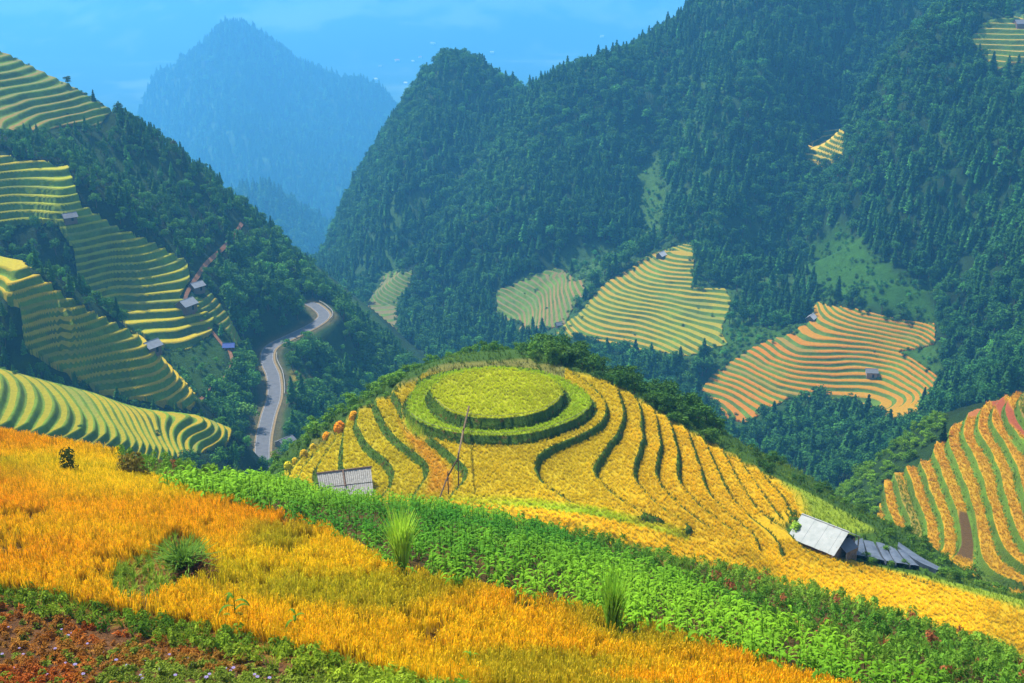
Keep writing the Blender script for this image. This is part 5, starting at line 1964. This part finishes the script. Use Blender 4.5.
# ---- bamboo water pipe propped across the terraces
M_BAMBOO = simple_mat("weathered_bamboo", (0.13, 0.09, 0.05), .4, 5)
g_post = hit(BH, 458.5, 486, 98, 125); g_post2 = hit(BH, 448.5, 494, 98, 125)
pt1 = unp(469, 406, DISC[0][1] - 6.2)
pt1 = unz(469, 406.5, ZB + 2.5)
pt2 = unz(463, 432, ZB + 1.75)
pt3 = unp(458, 457, g_post[1])
pt4 = unp(447.5, 476, g_post2[1])
pt5 = hit(BH, 437, 503, 98, 125)
o = empty("bamboo_pipe", (g_post[0], g_post[1], g_post[2]))
c3 = g_post.copy()
b = MB()
b.tube([p - c3 for p in (pt1, pt2, pt3)], [.11, .10, .09], 7)
b.tube([p - c3 + [0.03, 0, -.05] for p in (pt3, pt4, pt5)], [.09, .08, .07], 7)
b.build("pipe", M_BAMBOO, o)
for gp, tp_ in ((g_post, pt3), (g_post2, pt4), (hit(BH, 463.5, 441, 98, 130), pt2)):
    b = MB(); b.tube([gp - c3 + [0, 0, -.3], tp_ - c3 + [0.04, 0, .5]], [.07, .055], 6); b.build("prop", M_BAMBOO, o)
tag(o, "thin bamboo pole line on props running down from the round top terrace", "pipe")
M_TWINE = simple_mat("pale_twine", (0.2, 0.19, 0.12), .15, 5)
for k_, zz, lb in ((0, ZB + 1.92 + .45, "pale twine stretched along the front rim of the topmost disc"), (1, ZB + 0.88 + .45, "pale twine stretched along the front rim of the second disc")):
    an = np.linspace(math.pi * 1.12, math.pi * 1.93, 40)
    cx, cy = DISC[k_][0], DISC[k_][1]
    pts = []
    for a_ in an:
        lo_, hi_ = 2.0, 16.0
        for _ in range(30):
            m_ = (lo_ + hi_) / 2
            cyy = cy if k_ == 0 else unz(497, 434, -56.8)[1] + 9
            d_, _r = disc_r(np.array(cx + m_ * math.cos(a_)), np.array(cyy + m_ * math.sin(a_)), k_)
            if d_ < 1.0: lo_ = m_
            else: hi_ = m_
        pts.append((cx + lo_ * math.cos(a_), cyy + lo_ * math.sin(a_), zz + .05 * math.sin(a_ * 9)))
    b = MB(); b.tube(pts, .02, 5)
    tag(b.build("twine", M_TWINE), lb, "twine")

# ---- golden straw heaps on the left edge of the hill
M_STRAW = leaf_mat("straw", trans=.1, rnd=.3)


def heap_mesh(seed):
    q = np.random.default_rng(seed)
    n = 520
    d = q.normal(size=(n, 3)); d /= np.linalg.norm(d, axis=1, keepdims=True); d[:, 2] = np.abs(d[:, 2])
    C = d * np.array([.5, .5, .85]) * q.uniform(.8, 1.03, (n, 1))
    return quads_mesh("straw_heap", C, d + q.normal(size=(n, 3)) * .3, q.uniform(.04, .1, n), M_STRAW, 1.3, q)


HM = [heap_mesh(95), heap_mesh(96)]
for i, (a, b_, s, tn, lb) in enumerate([(340, 431, 1.45, (0.85, 0.30, 0.01), "largest round orange straw heap on the left edge of the hill"), (354, 419, 1.2, (0.85, 0.42, 0.015), "highest golden straw heap on the left edge of the hill"), (327, 439, 1.05, (0.85, 0.36, 0.01), "small orange straw heap just below the largest one"),
                                        (313, 449, .8, (0.75, 0.5, 0.02), "small yellow straw heap at the upper end of the lower ridges"), (304, 456, .95, (0.75, 0.48, 0.02), "yellow straw heap midway down the lower ridges"), (295, 463, .8, (0.75, 0.52, 0.02), "small yellow heap next to the lowest one"), (288, 468, .95, (0.65, 0.55, 0.02), "lowest yellow straw heap beside the maize")]):
    p = hit(BH, a, b_, 95, 150)
    o = link("straw_heap", HM[i % 2]); o.location = p; o.scale = (s,) * 3; o.rotation_euler = (0, 0, i * 1.3)
    o["tint"] = list(tn)
    tag(o, lb, "straw heap", "straw heaps on the left edge of the round hill")

#@@END@@


# ---------------------------------------------------------------- light, air, render
SUN_DIR = np.array([-0.48, 0.46, 0.90])
SUN_DIR = SUN_DIR / np.linalg.norm(SUN_DIR)
sl = bpy.data.lights.new("sun", 'SUN')
sl.energy = 5.0
sl.angle = R_(0.53)
sl.color = (1.0, 0.94, 0.84)
so = bpy.data.objects.new("sun", sl)
COL.objects.link(so)
from mathutils import Vector
so.rotation_euler = Vector(SUN_DIR).to_track_quat('Z', 'Y').to_euler()
so.location = (0, 0, 300)
wd = bpy.data.worlds.new("World")
scene.world = wd
wd.use_nodes = True
sky = wd.node_tree.nodes.new('ShaderNodeTexSky')
sky.sky_type = 'NISHITA'
sky.sun_disc = False
el = math.asin(SUN_DIR[2])
sky.sun_elevation = el
sky.sun_rotation = math.atan2(SUN_DIR[0], SUN_DIR[1])
bg = wd.node_tree.nodes["Background"]
bg.inputs['Strength'].default_value = 0.15
wd.node_tree.links.new(sky.outputs[0], bg.inputs['Color'])

HAZE_D = 0.00022
b = MB()
zlo = float(GZ2.min()) - 5.0
b.box((0, 3950, (zlo + 90) / 2), (12400, 8200, 90 - zlo))
t = bpy.data.materials.new("haze_air")
t.use_nodes = True
nt = t.node_tree
nt.nodes.remove(nt.nodes["Principled BSDF"])
pv = nt.nodes.new('ShaderNodeVolumePrincipled')
pv.inputs['Color'].default_value = (0.13, 0.54, 1.0, 1)
pv.inputs['Density'].default_value = HAZE_D
pv.inputs['Anisotropy'].default_value = 0.2
nt.links.new(pv.outputs[0], nt.nodes["Material Output"].inputs['Volume'])
hz = b.build("haze", t)
tag(hz, "pale blue haze filling the valley and the far mountains", "haze", None, 'stuff')

scene.render.engine = 'CYCLES'
cy = scene.cycles
cy.volume_bounces = 1
cy.max_bounces = 5
cy.diffuse_bounces = 2
cy.glossy_bounces = 1
cy.transmission_bounces = 2
cy.transparent_max_bounces = 4
cy.use_denoising = True
try:
    cy.denoiser = 'OPENIMAGEDENOISE'
    cy.denoising_input_passes = 'RGB_ALBEDO_NORMAL'
except Exception as e:
    print("denoiser", e)
scene.view_settings.view_transform = 'Standard'
scene.view_settings.look = 'None'
scene.view_settings.exposure = 1.0
scene.view_settings.gamma = 1.0
scene.view_settings.use_curve_mapping = False
